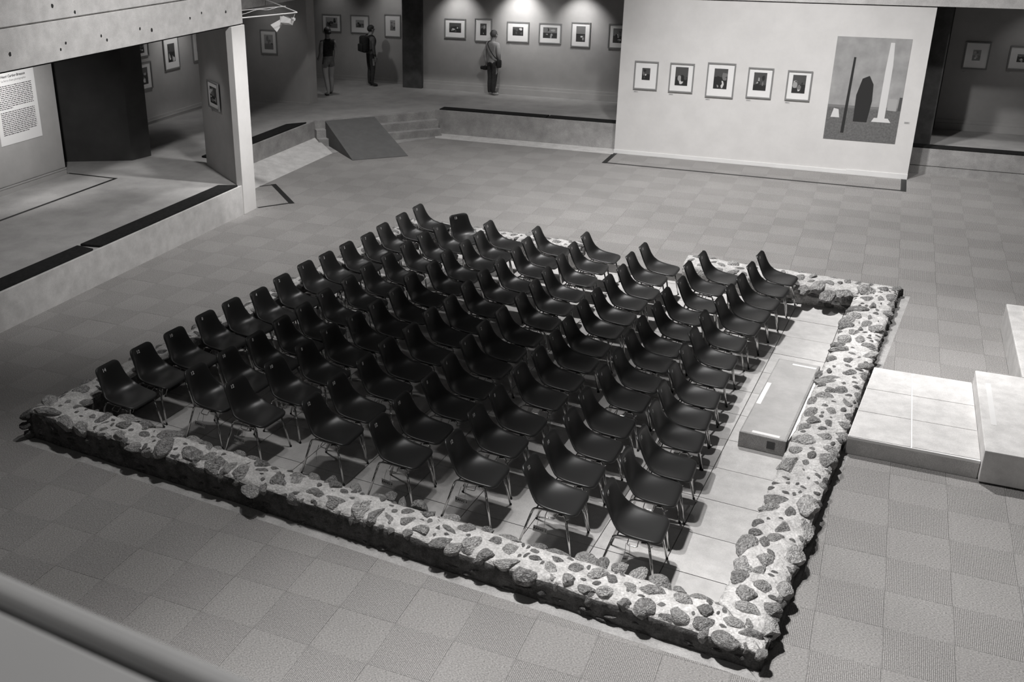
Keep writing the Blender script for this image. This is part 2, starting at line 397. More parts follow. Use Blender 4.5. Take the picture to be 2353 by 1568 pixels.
# kerb strip round the ruin
def quad_strip(mb, a, b, c, d, z0, z1): return mb.prism([a, b, c, d], z0, z1)
mb = MB()
S = SITE
quad_strip(mb, S[0], S[1], (-.52,-3.26), (-7.72,-2.74), -.3, -.004)
quad_strip(mb, S[1], S[2], (.36,5.0), (-.50,-3.26), -.3, -.004)
quad_strip(mb, (-2.42,5.3), S[2], (.36,5.0), (-2.42,4.95), -.3, -.004)
quad_strip(mb, S[3], (-4.02,5.3), (-4.02,4.95), (-6.75,5.0), -.3, -.004)
quad_strip(mb, S[3], S[0], (-7.72,-2.74), (-6.75,5.0), -.3, -.004)
k = mb.build('kerb_strip', MT['kerb']); tag(k, kind='structure')
# ---------------- raised floors
def poly_obj(name, poly, z0, z1, mat, kind='structure'):
    # concave outline: tessellate the cap
    bm = bmesh.new(); vs = [bm.verts.new((p[0],p[1],z0)) for p in poly]; f = bm.faces.new(vs)
    r = bmesh.ops.extrude_face_region(bm, geom=[f]); vv = [e for e in r['geom'] if isinstance(e, bmesh.types.BMVert)]
    bmesh.ops.translate(bm, verts=vv, vec=(0,0,z1-z0)); bmesh.ops.recalc_face_normals(bm, faces=bm.faces)
    bmesh.ops.triangulate(bm, faces=[f for f in bm.faces if len(f.verts) > 4])
    me = bpy.data.meshes.new(name); bm.to_mesh(me); bm.free(); me.materials.append(mat)
    o = bpy.data.objects.new(name, me); C.objects.link(o); return tag(o, kind=kind)
LEDGE = [(-19,-9),(-10.27,-9),(-10.27,5.36),(-11.55,6.25),(-11.82,6.44),(-11.82,10.40),(-9.70,12.52),(-5.2,12.52),(-5.2,16.2),(-19,16.2)]
gf = poly_obj('raised_floor', LEDGE, -.3, UF-.004, MT['upfloor'])
g2 = poly_obj('raised_floor', [(.3,12.76),(6,12.76),(6,16),(.3,16)], -.3, UF-.02, MT['upfloor'])
# exposed concrete fronts of the ledges
mb = MB().box(-10.29,-10.25,-9,5.03,-.3,UF); a = mb.build('ledge_front', MT['concrete_light'], None, False, .006); tag(a, kind='structure')
mb = MB().box(-11.84,-11.79,6.44,10.43,-.3,UF); a = mb.build('ledge_front', MT['concrete'], None, False, .006); tag(a, kind='structure')
mb = MB().box(-9.70,-5.25,12.49,12.54,-.3,UF+.03); a = mb.build('ledge_front', MT['concrete'], None, False, .006); tag(a, kind='structure')
mb = MB().box(.3,6,12.70,12.80,.18,UF-.01); mb.box(.3,6,12.72,12.80,.165,.18); mb.box(.3,6,12.70,12.80,-.3,.165); a = mb.build('ledge_front', MT['concrete']); tag(a, kind='structure')
# sloping concrete margin in front of the middle ledge, flat margin before the far ledge
v = [(-11.0,5.42,0.002),(-11.79,5.42,.15),(-11.79,10.43,.15),(-11.0,9.75,0.002),(-11.0,5.42,-.3),(-11.79,5.42,-.3),(-11.79,10.43,-.3),(-11.0,9.75,-.3)]
a = mesh_obj('margin_strip', v, [(0,3,2,1),(4,5,6,7),(0,4,7,3),(3,7,6,2),(2,6,5,1),(1,5,4,0)], MT['concrete_light']); tag(a, kind='structure')
a = MB().prism([(-9.49,12.0),(-5.28,12.0),(-5.28,12.5),(-9.72,12.5)], -.3, .004).build('margin_strip', MT['concrete_light']); tag(a, kind='structure')
a = MB().prism([(-9.50,12.0),(-9.72,12.5),(-11.79,10.43),(-11.0,9.75),(-10.4,10.72)], -.3, .003).build('margin_strip', MT['concrete']); tag(a, kind='structure')
# diagonal steps beside the ramp
st = empty('corner_steps', (-10.7,11.4,0), 0, kind='structure')
def diag(o, off0, off1, z0, z1):   # block along the 45 degree line, off = distance out from the gallery edge
    d = (.7071,.7071); nn = (.7071,-.7071); A = (-11.80,10.42); Ln = 2.97
    P = lambda l, t: (A[0]+d[0]*l+nn[0]*t+10.7, A[1]+d[1]*l+nn[1]*t-11.4)
    return MB().prism([P(-.02,off0),P(Ln,off0),P(Ln,off1),P(-.02,off1)], z0, z1).build('step', MT['concrete'], o, False, .005)
diag(st, -.1, .02, -.2, UF); diag(st, -.1, .20, -.2, .35); diag(st, -.1, .36, -.2, .17)
# ---------------- walls
def wallbox(name, x0, x1, y0, y1, z0, z1, mat, kind='structure'):
    return tag(MB().box(x0,x1,y0,y1,z0,z1).build(name, mat), kind=kind)
TOP = 3.27
wallbox('wall_back', -11.3, -4.6, 15.25, 15.5, UF-.01, TOP, MT['wallgrey'])
wallbox('wall_back_left', -17, -11.2, 15.63, 15.9, UF-.01, TOP, MT['wallgrey'])
wallbox('wall_back_right', .55, 6, 14.86, 15.1, UF-.03, TOP, MT['wallgrey'])
wallbox('wall_left', -15.4, -15.1, 6.3, 13.0, UF-.01, TOP, MT['wallgrey'])
wallbox('wall_middle', -16, -12.84, 12.05, 12.42, UF-.01, TOP, MT['wallgrey'])
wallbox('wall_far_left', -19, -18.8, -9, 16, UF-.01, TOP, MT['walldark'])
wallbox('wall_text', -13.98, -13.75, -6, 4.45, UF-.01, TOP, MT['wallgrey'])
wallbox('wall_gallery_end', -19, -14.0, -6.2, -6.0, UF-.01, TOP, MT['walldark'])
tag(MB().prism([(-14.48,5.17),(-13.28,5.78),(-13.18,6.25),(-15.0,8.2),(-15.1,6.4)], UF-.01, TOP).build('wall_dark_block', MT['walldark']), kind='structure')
# bay side of the far gallery on the right, behind the partition
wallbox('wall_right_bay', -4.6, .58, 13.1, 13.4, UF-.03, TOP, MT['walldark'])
# free-standing partition with baseboard
tag(MB().box(-5.28,.57,12.13,12.40,0,3.27).build('wall_partition', MT['plaster']), kind='structure')
bb = MB().box(-5.285,-.55,12.112,12.13,0,.085).box(-.55,.575,12.112,12.13,0.0,.105); tag(bb.build('baseboard_partition', MT['trimwhite'], None, False, .004), kind='structure')
# baseboards and plinths
def base(name, x0, x1, y, z, side='y', h=(.145,.215)):
    mb = MB()
    mb.box(x0,x1,y-.05,y,z,z+h[0]).box(x0,x1,y-.022,y,z+h[0],z+h[1])
    o = mb.build(name, MT['wallgrey'], None, False, .004); return tag(o, kind='structure')
base('baseboard_back', -11.2, -5.0, 15.25, UF-.004)
base('baseboard_back_left', -16.9, -11.75, 15.63, UF-.004, h=(.04,.12))
base('baseboard_back_right', .6, 6, 14.86, UF-.02)
base('baseboard_middle', -15.9, -12.86, 12.05, UF-.004, h=(.01,.05))
tag(MB().box(-15.1,-15.075,6.4,12.0,UF-.004,UF+.14).box(-15.1,-15.06,6.4,12.0,UF+.06,UF+.075).build('baseboard_left', MT['wallgrey']), kind='structure')
tag(MB().box(-13.75,-13.73,-6,4.45,UF-.004,UF+.13).box(-13.75,-13.722,-6,4.45,UF+.10,UF+.13).build('baseboard_text', MT['wallgrey']), kind='structure')
# white end post and the diagonal wing wall behind it
wing = empty('wall_wing', (-10.24,5.2,0), 0, kind='structure')
W0 = (10.24, -5.2)
def loc(p): return [(a+W0[0], b+W0[1]) for a, b in p]
MB().prism(loc([(-10.36,5.02),(-10.235,5.02),(-10.235,5.42),(-10.36,5.42)]), 0, 3.27).build('end_post', MT['plaster'], wing, False, .004)
MB().prism(loc([(-10.36,5.03),(-11.72,6.06),(-11.60,6.21),(-10.36,5.28)]), UF-.01, 3.27).build('wing_panel', MT['wallgrey'], wing)
# concrete fascia beams, ceilings, columns
fz = empty('fascia_beam', (-10.25,0,3.27), 0, kind='structure')
def fb(z0, z1, x1, y1=5.40): return MB().box(-.6, x1, -9, y1, z0, z1).build('beam_course', MT['concrete_light'], fz, False, .008)
fb(.02, .535, 0); fb(.555, .95, 0.0); fb(.535, .555, -.03); fb(.95, 1.5, -.12)
MB().box(-.5,-.03,-9,5.38,-.0,.02).build('shadow_joint', MT['dark'], fz)
for y, z in [(.92,4.0),(1.33,3.88),(.06,3.49),(1.08,3.5),(1.8,3.51),(1.91,3.44),(2.66,3.51),(2.93,3.46),(3.91,3.53),(4.91,3.53),(.97,3.43),(4.23,3.58)]:
    b = MB(); rr = R_.uniform(.016,.026); v, f = [], []
    for k in range(10):
        a = 2*PI*k/10; v.append((.0015, math.cos(a)*rr*R_.uniform(.8,1.1), math.sin(a)*rr*R_.uniform(1,1.4)))
    v.append((.0005,0,0)); b.add(v, [(k,(k+1)%10,10) for k in range(10)])
    h = b.build('tie_hole', MT['dark'], fz); h.location = (0, y, z-3.27)
a = MB().box(-12.4,-11.78,5.4,16.2,3.24,4.4).build('fascia_beam', MT['concrete']); tag(a, kind='structure')
a = MB().box(-5.5,6,12.13,12.6,3.29,4.4).build('fascia_beam', MT['concrete_light'], None, False, .006); tag(a, kind='structure')
for y in []: pass
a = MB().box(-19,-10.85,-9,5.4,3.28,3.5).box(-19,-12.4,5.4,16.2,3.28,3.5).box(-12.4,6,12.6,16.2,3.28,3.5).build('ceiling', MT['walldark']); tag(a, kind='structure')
wallbox('column_back', -11.76, -11.22, 15.12, 15.66, UF-.01, TOP+.02, MT['column'])
wallbox('column_right', .58, .90, 13.0, 13.4, UF-.03, TOP+.02, MT['column'])
wallbox('trim_1', .95, 1.0, 14.80, 14.86, UF-.02, TOP, MT['walldark'])
# painted parapet the photograph is taken over (out of focus)
def para(off0, off1, z0, z1):
    d = (math.cos(math.radians(-5)), math.sin(math.radians(-5))); n = (-d[1], d[0]); O = (-1.0, -9.04)
    P = lambda l, t: (O[0]+d[0]*l+n[0]*t, O[1]+d[1]*l+n[1]*t)
    return MB().prism([P(-5,off0),P(4,off0),P(4,off1),P(-5,off1)], z0, z1)
pp = para(-.75,-.055,3.3,4.40).build('parapet', MT['rail'], None, False, .006); tag(pp, kind='structure')
para(-.034,0,3.3,4.412).build('parapet_lip', MT['rail'], pp, False, .010)
para(-.056,-.033,3.3,4.385).build('parapet_groove', MT['column'], pp)
# ================================================================ RUIN WALLS
ROCKS = []
def rock_mesh(seed):
    rr = random.Random(seed); bm = bmesh.new(); bmesh.ops.create_icosphere(bm, subdivisions=3, radius=1)
    planes = []
    for _ in range(rr.randint(7, 11)):
        n = Vector((rr.gauss(0,1), rr.gauss(0,1), rr.gauss(0,1))).normalized(); planes.append((n, rr.uniform(.52,.86)))
    o = Vector((rr.random()*50, rr.random()*50, rr.random()*50))
    for v in bm.verts:
        p = v.co.copy()
        for n, d in planes:
            k = p.dot(n)-d
            if k > 0: p -= n*k*.97
        p *= 1+.10*mnoise.noise(p*1.7+o)+.05*mnoise.noise(p*4.3+o)
        v.co = p
    me = bpy.data.meshes.new('stone'); bm.to_mesh(me); bm.free()
    me.polygons.foreach_set('use_smooth', [True]*len(me.polygons)); me.set_sharp_from_angle(angle=math.radians(24)); return me
for i in range(22):
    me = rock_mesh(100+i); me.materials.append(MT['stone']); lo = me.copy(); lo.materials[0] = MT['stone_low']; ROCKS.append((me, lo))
STONES={
'near':[(-4.306,-2.671,0.09,0.051,-93),(-4.194,-2.764,0.056,0.05,-180),(-4.035,-2.669,0.066,0.048,108),(-4.069,-2.831,0.045,0.034,-172),(-4.321,-2.816,0.032,0.027,112),(-4.466,-2.711,0.093,0.056,121),(-3.796,-2.975,0.152,0.083,-102),(-3.642,-3.018,0.139,0.061,-95),(-3.683,-2.799,0.046,0.027,116),(-3.794,-2.732,0.072,0.037,-163),(-3.673,-2.648,0.057,0.047,109),(-3.541,-2.692,0.092,0.04,116),(-3.373,-2.665,0.074,0.063,124),(-3.407,-2.863,0.063,0.038,-149),(-3.243,-2.804,0.077,0.061,-99),(-3.048,-2.743,0.094,0.065,113),(-3.529,-3.028,0.081,0.039,116),(-3.351,-2.994,0.079,0.063,-111),(-3.18,-3.06,0.078,0.062,161),(-2.971,-2.955,0.07,0.025,152),(-2.859,-2.865,0.071,0.056,-162),(-2.696,-2.799,0.065,0.058,-109),(-2.967,-3.138,0.09,0.055,-125),(-2.835,-3.146,0.097,0.053,-110),(-2.713,-3.065,0.118,0.076,-108),(-2.543,-2.948,0.057,0.048,-176),(-2.462,-2.838,0.113,0.053,178),(-2.403,-3.016,0.083,0.058,-158),(-2.577,-3.161,0.088,0.061,-142),(-2.168,-3.051,0.055,0.029,-161),(-2.206,-2.833,0.063,0.048,-148),(-2.368,-3.18,0.097,0.051,-166),(-2.005,-3.144,0.1,0.071,100),(-2.003,-2.977,0.063,0.03,157),(-2.028,-2.841,0.093,0.053,-170),(-2.177,-3.216,0.094,0.076,-131),(-1.831,-3.179,0.088,0.056,100),(-1.832,-3.012,0.063,0.048,-135),(-1.814,-2.811,0.079,0.063,-127),(-1.718,-2.839,0.062,0.048,100),(-1.651,-2.795,0.083,0.045,101),(-1.512,-2.794,0.089,0.055,-129),(-1.357,-2.841,0.095,0.051,-107),(-1.636,-3.021,0.074,0.059,-156),(-1.524,-3.042,0.055,0.04,92),(-1.681,-3.223,0.071,0.045,163),(-1.526,-3.221,0.076,0.069,-137),(-1.365,-3.081,0.06,0.055,-122),(-1.231,-3.037,0.068,0.036,96),(-1.372,-3.274,0.056,0.051,94),(-1.214,-3.253,0.085,0.06,87),(-4.062,-3.009,0.102,0.064,167),(-4.256,-2.961,0.05,0.047,121),(-7.608,-2.793,0.155,0.065,-172),(-7.319,-2.845,0.119,0.073,150),(-7.114,-2.848,0.111,0.081,147),(-7.101,-2.675,0.062,0.027,134),(-6.975,-2.659,0.093,0.05,-89),(-6.896,-2.73,0.042,0.029,-144),(-6.672,-2.677,0.088,0.075,164),(-6.396,-2.748,0.072,0.056,168),(-6.573,-2.861,0.075,0.061,147),(-6.374,-2.928,0.09,0.062,163),(-6.487,-2.596,0.096,0.085,115),(-6.763,-2.52,0.147,0.075,-175),(-7.398,-2.585,0.07,0.06,177),(-7.73,-2.596,0.12,0.07,140),(-6.046,-2.857,0.131,0.087,-83),(-6.133,-2.643,0.106,0.079,-136),(-5.903,-2.585,0.076,0.069,178),(-5.717,-2.839,0.121,0.093,146),(-5.545,-2.836,0.081,0.051,-99),(-5.658,-2.672,0.065,0.036,128),(-5.582,-2.616,0.077,0.046,133),(-5.323,-2.661,0.097,0.079,146),(-5.402,-2.928,0.129,0.099,106),(-5.238,-2.884,0.115,0.052,-114),(-5.112,-2.939,0.109,0.095,-112),(-5.158,-2.67,0.066,0.057,165),(-4.951,-2.829,0.052,0.028,-166),(-4.936,-3.039,0.133,0.069,126),(-5.018,-2.732,0.069,0.058,180),(-4.72,-2.92,0.134,0.081,121),(-4.566,-2.849,0.143,0.09,119),(-4.594,-2.762,0.071,0.047,-162),(-4.343,-2.933,0.064,0.054,119),(-4.721,-2.841,0.042,0.036,172),(-5.752,-2.627,0.091,0.066,168),(-1.359,-2.849,0.11,0.049,-105),(-1.184,-2.848,0.087,0.083,178),(-1.364,-3.076,0.067,0.051,138),(-1.187,-3.033,0.087,0.063,178),(-1.01,-2.871,0.059,0.041,180),(-0.967,-3.049,0.082,0.068,176),(-0.825,-2.924,0.081,0.045,-165),(-0.778,-3.106,0.061,0.051,101),(-0.758,-3.001,0.03,0.026,130),(-0.757,-3.23,0.088,0.062,-121),(-0.942,-3.25,0.069,0.063,149),(-1.216,-3.253,0.088,0.071,95),(-0.551,-3.164,0.072,0.053,161),(-0.446,-3.11,0.049,0.034,113),(-0.58,-3.345,0.087,0.061,163),(-0.411,-3.231,0.063,0.052,-164),(-0.324,-3.373,0.052,0.041,74),(-0.459,-3.254,0.042,0.039,103)],
'right':[(-0.492,-2.959,0.1,0.067,173),(-0.309,-3.075,0.104,0.075,69),(-0.304,-2.857,0.08,0.075,82),(-0.537,-2.772,0.095,0.092,-133),(-0.421,-2.597,0.097,0.059,90),(-0.255,-2.546,0.098,0.065,83),(-0.598,-2.551,0.091,0.06,77),(-0.468,-2.402,0.068,0.045,-140),(-0.582,-2.362,0.116,0.084,82),(-0.425,-2.237,0.081,0.066,68),(-0.404,-2.119,0.047,0.025,137),(-0.586,-2.063,0.136,0.074,90),(-0.468,-1.967,0.069,0.041,92),(-0.252,-2.023,0.115,0.09,62),(-0.386,-1.859,0.066,0.057,55),(-0.555,-1.849,0.063,0.048,-157),(-0.358,-1.679,0.082,0.062,72),(-0.183,-1.592,0.131,0.064,88),(-0.551,-1.669,0.051,0.044,81),(-0.493,-1.396,0.099,0.082,-127),(-0.314,-1.416,0.104,0.041,93),(-0.175,-1.204,0.172,0.084,88),(-0.434,-1.233,0.139,0.061,-163),(-0.301,1.808,0.101,0.041,-102),(-0.203,1.704,0.15,0.042,-155),(-0.235,1.581,0.122,0.05,-150),(-0.06,1.42,0.108,0.066,96),(-0.163,1.355,0.077,0.061,134),(-0.227,1.199,0.102,0.086,149),(-0.312,1.008,0.11,0.046,91),(-0.196,0.937,0.105,0.046,-132),(-0.301,0.716,0.099,0.056,84),(-0.118,0.833,0.071,0.047,88),(0.001,0.895,0.045,0.024,84),(0.049,0.794,0.053,0.039,94),(0.129,1.165,0.079,0.024,94),(-0.285,0.509,0.081,0.065,-149),(-0.12,0.529,0.061,0.033,97),(0.017,0.599,0.089,0.063,73),(-0.19,0.369,0.059,0.039,-152),(-0.348,0.359,0.08,0.055,72),(-0.33,0.072,0.108,0.102,-153),(-0.153,0.193,0.089,0.066,92),(0.012,0.366,0.103,0.065,77),(-0.375,-0.197,0.082,0.058,-129),(-0.233,-0.11,0.047,0.036,76),(-0.064,-0.074,0.087,0.07,-136),(-0.229,-0.249,0.063,0.035,82),(-0.073,-0.279,0.127,0.088,85),(-0.413,-0.507,0.149,0.092,83),(-0.272,-0.414,0.051,0.027,91),(0.013,1.956,0.083,0.057,-120),(0.158,1.903,0.082,0.03,89),(0.151,2.179,0.069,0.054,61),(-0.201,1.895,0.052,0.027,90),(-0.016,2.305,0.067,0.047,81),(-0.194,2.273,0.1,0.066,82),(0.007,1.111,0.083,0.058,84),(-0.257,1.464,0.054,0.038,66),(0.123,1.383,0.058,0.04,81),(0.095,4.557,0.15,0.07,78),(0.398,4.735,0.101,0.06,83),(0.414,4.467,0.101,0.047,81),(0.267,4.591,0.112,0.049,86),(0.184,4.297,0.096,0.035,91),(0.279,4.398,0.036,0.011,89),(0.015,4.08,0.121,0.076,-150),(-0.037,3.811,0.106,0.088,64),(0.162,3.815,0.101,0.033,89),(0.045,3.628,0.069,0.031,83),(-0.088,3.65,0.121,0.069,-116),(-0.092,3.435,0.102,0.064,-119),(0.141,3.58,0.094,0.05,77),(0.249,3.471,0.122,0.082,76),(0.226,4.016,0.058,0.031,117),(0.364,4.133,0.125,0.068,75),(0.001,3.224,0.074,0.061,154),(0.064,3.337,0.043,0.032,103),(-0.11,2.964,0.155,0.079,85),(0.085,3.006,0.104,0.057,82),(-0.148,2.762,0.075,0.058,-159),(-0.144,2.562,0.12,0.076,-140),(0.171,2.829,0.119,0.073,-150),(0.206,2.606,0.113,0.055,-126)],
'far':[(-0.802,4.984,0.108,0.05,83),(-0.63,5.157,0.104,0.06,75),(-0.708,4.673,0.142,0.068,89),(-0.546,4.773,0.175,0.071,-103),(-0.408,4.938,0.077,0.05,122),(-0.396,4.59,0.139,0.082,86),(-0.207,4.737,0.16,0.101,77),(0.081,4.846,0.193,0.106,95),(-0.263,5.005,0.067,0.036,97),(-0.177,5.134,0.086,0.045,78),(-0.044,5.132,0.113,0.049,82),(0.129,5.124,0.066,0.047,82),(0.283,5.022,0.117,0.062,85)],
}

def lerp(a, b, t): return a+(b-a)*t
class Wall:
    def __init__(s, label, i0, i1, o0, o1, z0, z1, zin, zout, rough=.018):
        s.i0, s.i1, s.o0, s.o1 = map(np.array, (i0, i1, o0, o1)); s.z0, s.z1, s.zin, s.zout = z0, z1, zin, zout
        s.L = np.linalg.norm((s.i1+s.o1-s.i0-s.o0)/2); s.W = np.linalg.norm((s.o0+s.o1-s.i0-s.i1)/2)
        s.root = empty('stone_wall', (*((s.i0+s.o0)/2), 0), 0, label, 'wall'); s.org = np.array([*((s.i0+s.o0)/2), 0]); s.n = 0
        d = (s.i1+s.o1-s.i0-s.o0); s.ang = math.atan2(d[1], d[0]); s.rough = rough
        s.sd = R_.random()*40
    def P(s, u, t): return (s.i0*(1-u)+s.i1*u)*(1-t)+(s.o0*(1-u)+s.o1*u)*t
    def zt(s, u): return lerp(s.z0, s.z1, min(max(u,0),1))
    def st(s, x, y):
        u = t = .5
        for _ in range(25):
            p = s.P(u,t); ds = (s.i1-s.i0)*(1-t)+(s.o1-s.o0)*t; dt = (s.o0-s.i0)*(1-u)+(s.o1-s.i1)*u
            d = np.linalg.solve(np.stack([ds,dt],1), np.array([x,y])-p); u += d[0]; t += d[1]
        return u, t
    def hz(s, u, t):
        p = s.P(u,t); n = mnoise.noise(Vector((p[0]*4.2+s.sd, p[1]*4.2, 0)))+.5*mnoise.noise(Vector((p[0]*11, p[1]*11, s.sd)))
        e = min(t, 1-t)*s.W
        return s.zt(u)+n*s.rough-.035*max(0, 1-e/.07)
    def core(s, inmat=1):
        nu = int(s.L/.045); nt = 11; V = []; F = []; fm = []
        rows = []
        for a in range(nu+1):
            u = a/nu; r = []
            def side(t, zb, sgn):
                out = []
                top = s.hz(u, t)
                for k in (3,2,1):
                    f = k/3.; z = lerp(top, zb, f); p = s.P(u, t); q = s.P(u, .5); d = (p-q)/np.linalg.norm(p-q)
                    off = .016*mnoise.noise(Vector((p[0]*7, p[1]*7+sgn*9, z*9)))+.006*f
                    out.append((*(p+d*off), z))
                return out
            r += side(0, s.zin, -1)
            for b in range(nt):
                t = b/(nt-1); p = s.P(u,t); e = 0
                if b in (0, nt-1):
                    q = s.P(u,.5); d = (p-q)/np.linalg.norm(p-q); p = p+d*.012*mnoise.noise(Vector((p[0]*9, p[1]*9, 3)))
                r.append((*p, s.hz(u,t)))
            r += side(1, s.zout, 1)[::-1]
            rows.append(r)
        m = len(rows[0])
        for r in rows: V += [(x-s.org[0], y-s.org[1], z) for x,y,z in r]
        for a in range(nu):
            for b in range(m-1):
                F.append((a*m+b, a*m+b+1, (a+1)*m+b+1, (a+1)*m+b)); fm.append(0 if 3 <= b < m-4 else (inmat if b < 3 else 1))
        F += [tuple(range(m-1,-1,-1)), tuple(nu*m+k for k in range(m))]; fm += [1,1]
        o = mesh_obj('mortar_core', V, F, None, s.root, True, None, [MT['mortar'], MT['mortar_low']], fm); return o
    def stone(s, p, abc, rz, low=False, tilt=.12):
        if s.n >= 299: return
        s.n += 1
        me = R_.choice(ROCKS)[1 if low else 0]
        o = from_mesh('stone', me, s.root, (p[0]-s.org[0], p[1]-s.org[1], p[2]), (R_.uniform(-tilt,tilt), R_.uniform(-tilt,tilt), rz), abc)
        return o
    def top(s, given, nmax, amin=.03, amax=.10, t0=.04, t1=.96, u0=0., u1=1., skip=None):
        pl = []
        for x, y, a, b, ang in given:
            u, t = s.st(x, y); h = s.hz(min(max(u,0),1), min(max(t,0),1)); c = min(.085, max(.035, .8*b))
            s.stone((x, y, h-c*.52), (a*1.36, b*1.40, c*1.2), math.radians(ang)); pl.append((x, y, a, b, math.radians(ang)))
        tries = 0; add = 0
        while tries < 6000 and add < nmax:
            tries += 1
            u = R_.uniform(u0, u1); t = R_.uniform(t0, t1); x, y = s.P(u, t)
            a = lerp(amax, amin, (tries/6000)**.45)*R_.uniform(.7,1.1); b = a*R_.uniform(.45,.85); ang = s.ang+R_.choice((0,PI/2,R_.uniform(0,PI)))*1.+R_.gauss(0,.35)
            ok = True
            for (x2,y2,a2,b2,g2) in pl:
                d = math.hypot(x-x2, y-y2)
                if d > a+a2+.03: continue
                th = math.atan2(y-y2, x-x2)
                r1 = a*b/math.hypot(b*math.cos(th-ang), a*math.sin(th-ang)); r2 = a2*b2/math.hypot(b2*math.cos(th-g2), a2*math.sin(th-g2))
                if d < (r1+r2)*1.06+.012: ok = False; break
            if ok:
                pl.append((x,y,a,b,ang)); add += 1; c = min(.07, max(.022, .7*b)); h = s.hz(u,t)
                s.stone((x,y,h-c*R_.uniform(.45,.7)), (a*1.15,b*1.15,c*1.2), ang)
    def face(s, outer, z0, rows, low=True, umin=0., umax=1., gap=1.02):
        t = 1. if outer else 0.
        H = None
        for r in range(rows):
            x = umin*s.L+R_.uniform(0,.08)
            while x < umax*s.L:
                a = R_.uniform(.05,.12); u = (x+a)/s.L
                if u > umax: break
                top = s.zt(u)-.03; hh = (top-z0)/rows; z = z0+hh*(r+.5)+R_.uniform(-.012,.012)
                p = s.P(u, t); q = s.P(u,.5); d = (p-q)/np.linalg.norm(p-q); p = p-d*R_.uniform(.022,.045)
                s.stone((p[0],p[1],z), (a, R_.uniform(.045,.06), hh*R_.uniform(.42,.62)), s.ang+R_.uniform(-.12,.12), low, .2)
                x += 2*a*gap+R_.uniform(0,.03)
wn = Wall('low rubble stone wall along the near side of the seating, nearest the camera', (-7.42,-2.50),(-.70,-2.92),(-7.82,-2.83),(-.31,-3.39), .34,.19, PIT-.03,-.02)
def rim(W, n, big=.1):
    for k in range(n):
        u = (k+R_.uniform(.2,.8))/n; a = R_.uniform(.05, big); p = W.P(u, R_.uniform(.90,.95)); b = a*R_.uniform(.6,.85); c = R_.uniform(.05,.075)
        W.stone((p[0], p[1], W.hz(u,.9)-c*.72), (a, b, c), W.ang+R_.choice((0,PI/2))+R_.gauss(0,.3), False, .25)
wn.core(); rim(wn, 26, .085)
for k in range(9): wn.stone((-7.84+R_.uniform(-.03,.03)+.05*k/9, -2.86+.36*(k%3)/2*.95, .05+.11*(k//3)), (.05,R_.uniform(.08,.12),R_.uniform(.045,.06)), R_.gauss(0,.2), True, .2)
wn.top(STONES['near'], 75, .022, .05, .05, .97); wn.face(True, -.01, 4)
wr = Wall('low rubble stone wall along the right-hand aisle, from the near corner to the far corner', (-.70,-2.92),(-.05,4.73),(-.31,-3.39),(.51,5.22), .19,.14, PIT-.03,-.02)
wr.core(); rim(wr, 18, .08); wr.top(STONES['right'], 75, .022, .05); wr.face(True, -.01, 2)
wf = Wall('short stretch of stone wall at the far right corner behind the front rows', (-2.42,4.73),(-.05,4.73),(-2.42,5.25),(.56,5.25), .23,.14, PIT-.03,-.02)
wf.core(0); wf.top(STONES['far'], 26, .03, .13); wf.face(False, PIT, 3, False)
wl = Wall('far left stretch of stone wall, behind the last chairs and left of the gap', (-6.83,4.88),(-4.02,4.88),(-7.0,5.25),(-4.02,5.25), .26,.22, PIT-.03,-.02)
wl.core(0); wl.top([], 60, .03, .12); wl.face(False, PIT, 3, False)
we = Wall('low stone wall along the left side, behind the back row of chairs', (-7.42,-2.50),(-6.83,4.88),(-7.83,-2.86),(-7.0,5.25), .34,.26, PIT-.03,-.02)
we.core(); we.top([(-7.62,-2.28,.1,.07,80),(-7.55,-1.95,.09,.06,30),(-7.64,-1.6,.11,.08,70),(-7.6,-1.2,.09,.06,90),(-7.5,-.7,.12,.08,80),(-7.52,-.2,.1,.07,60)], 90, .03, .11); we.face(True, -.01, 3)
# power outlet let into the inner face of the far right wall
ou = empty('power_outlet', (-.28,4.712,PIT+.12), 0, 'small square white power outlet in the inner face of the far right stone wall', 'outlet')
MB().box(-.055,.055,-.025,.06,-.05,.05).build('plate', MT['white_paint'], ou, False, .004)
MB().tube([(0,-.026,0),(0,-.031,0)], .034, 16).build('socket_ring', MT['sign'], ou)
MB().box(-.014,.014,-.034,-.03,-.006,.006).build('socket_slot', MT['dark'], ou)
# ================================================================ STEPS AND LANDING
cs = empty('concrete_step', (-.68,1.2,PIT), math.radians(-4.9), 'long concrete step block inside the ruin, against the right stone wall, edged with white strips', 'step')
MB().prism([(.285,-.96),(.40,.15),(.40,.6),(.285,.9)], .0, .165).build('mortar_fillet', MT['whitetape'], cs)
MB().box(-.20,.28,-1.02,1.06,0,.18).build('block', MT['concrete'], cs, False, .01)
MB().box(-.185,.255,-1.0,1.04,.1795,.1815).build('tread_cover', MT['tread'], cs)
for x0,x1,y0,y1 in [(-.08,.20,-.985,-.935),(-.185,-.135,-.29,.31),(-.02,.25,.93,.975)]:
    MB().box(x0,x1,y0,y1,.181,.184).build('white_strip', MT['whitetape'], cs)
MB().box(.09,.17,-1.024,-1.019,.055,.14).build('face_patch', MT['column'], cs)
ld = empty('concrete_landing', (.7,1.15,0), 0, 'wide pale concrete landing slab beside the right stone wall, jointed in six panels', 'landing')
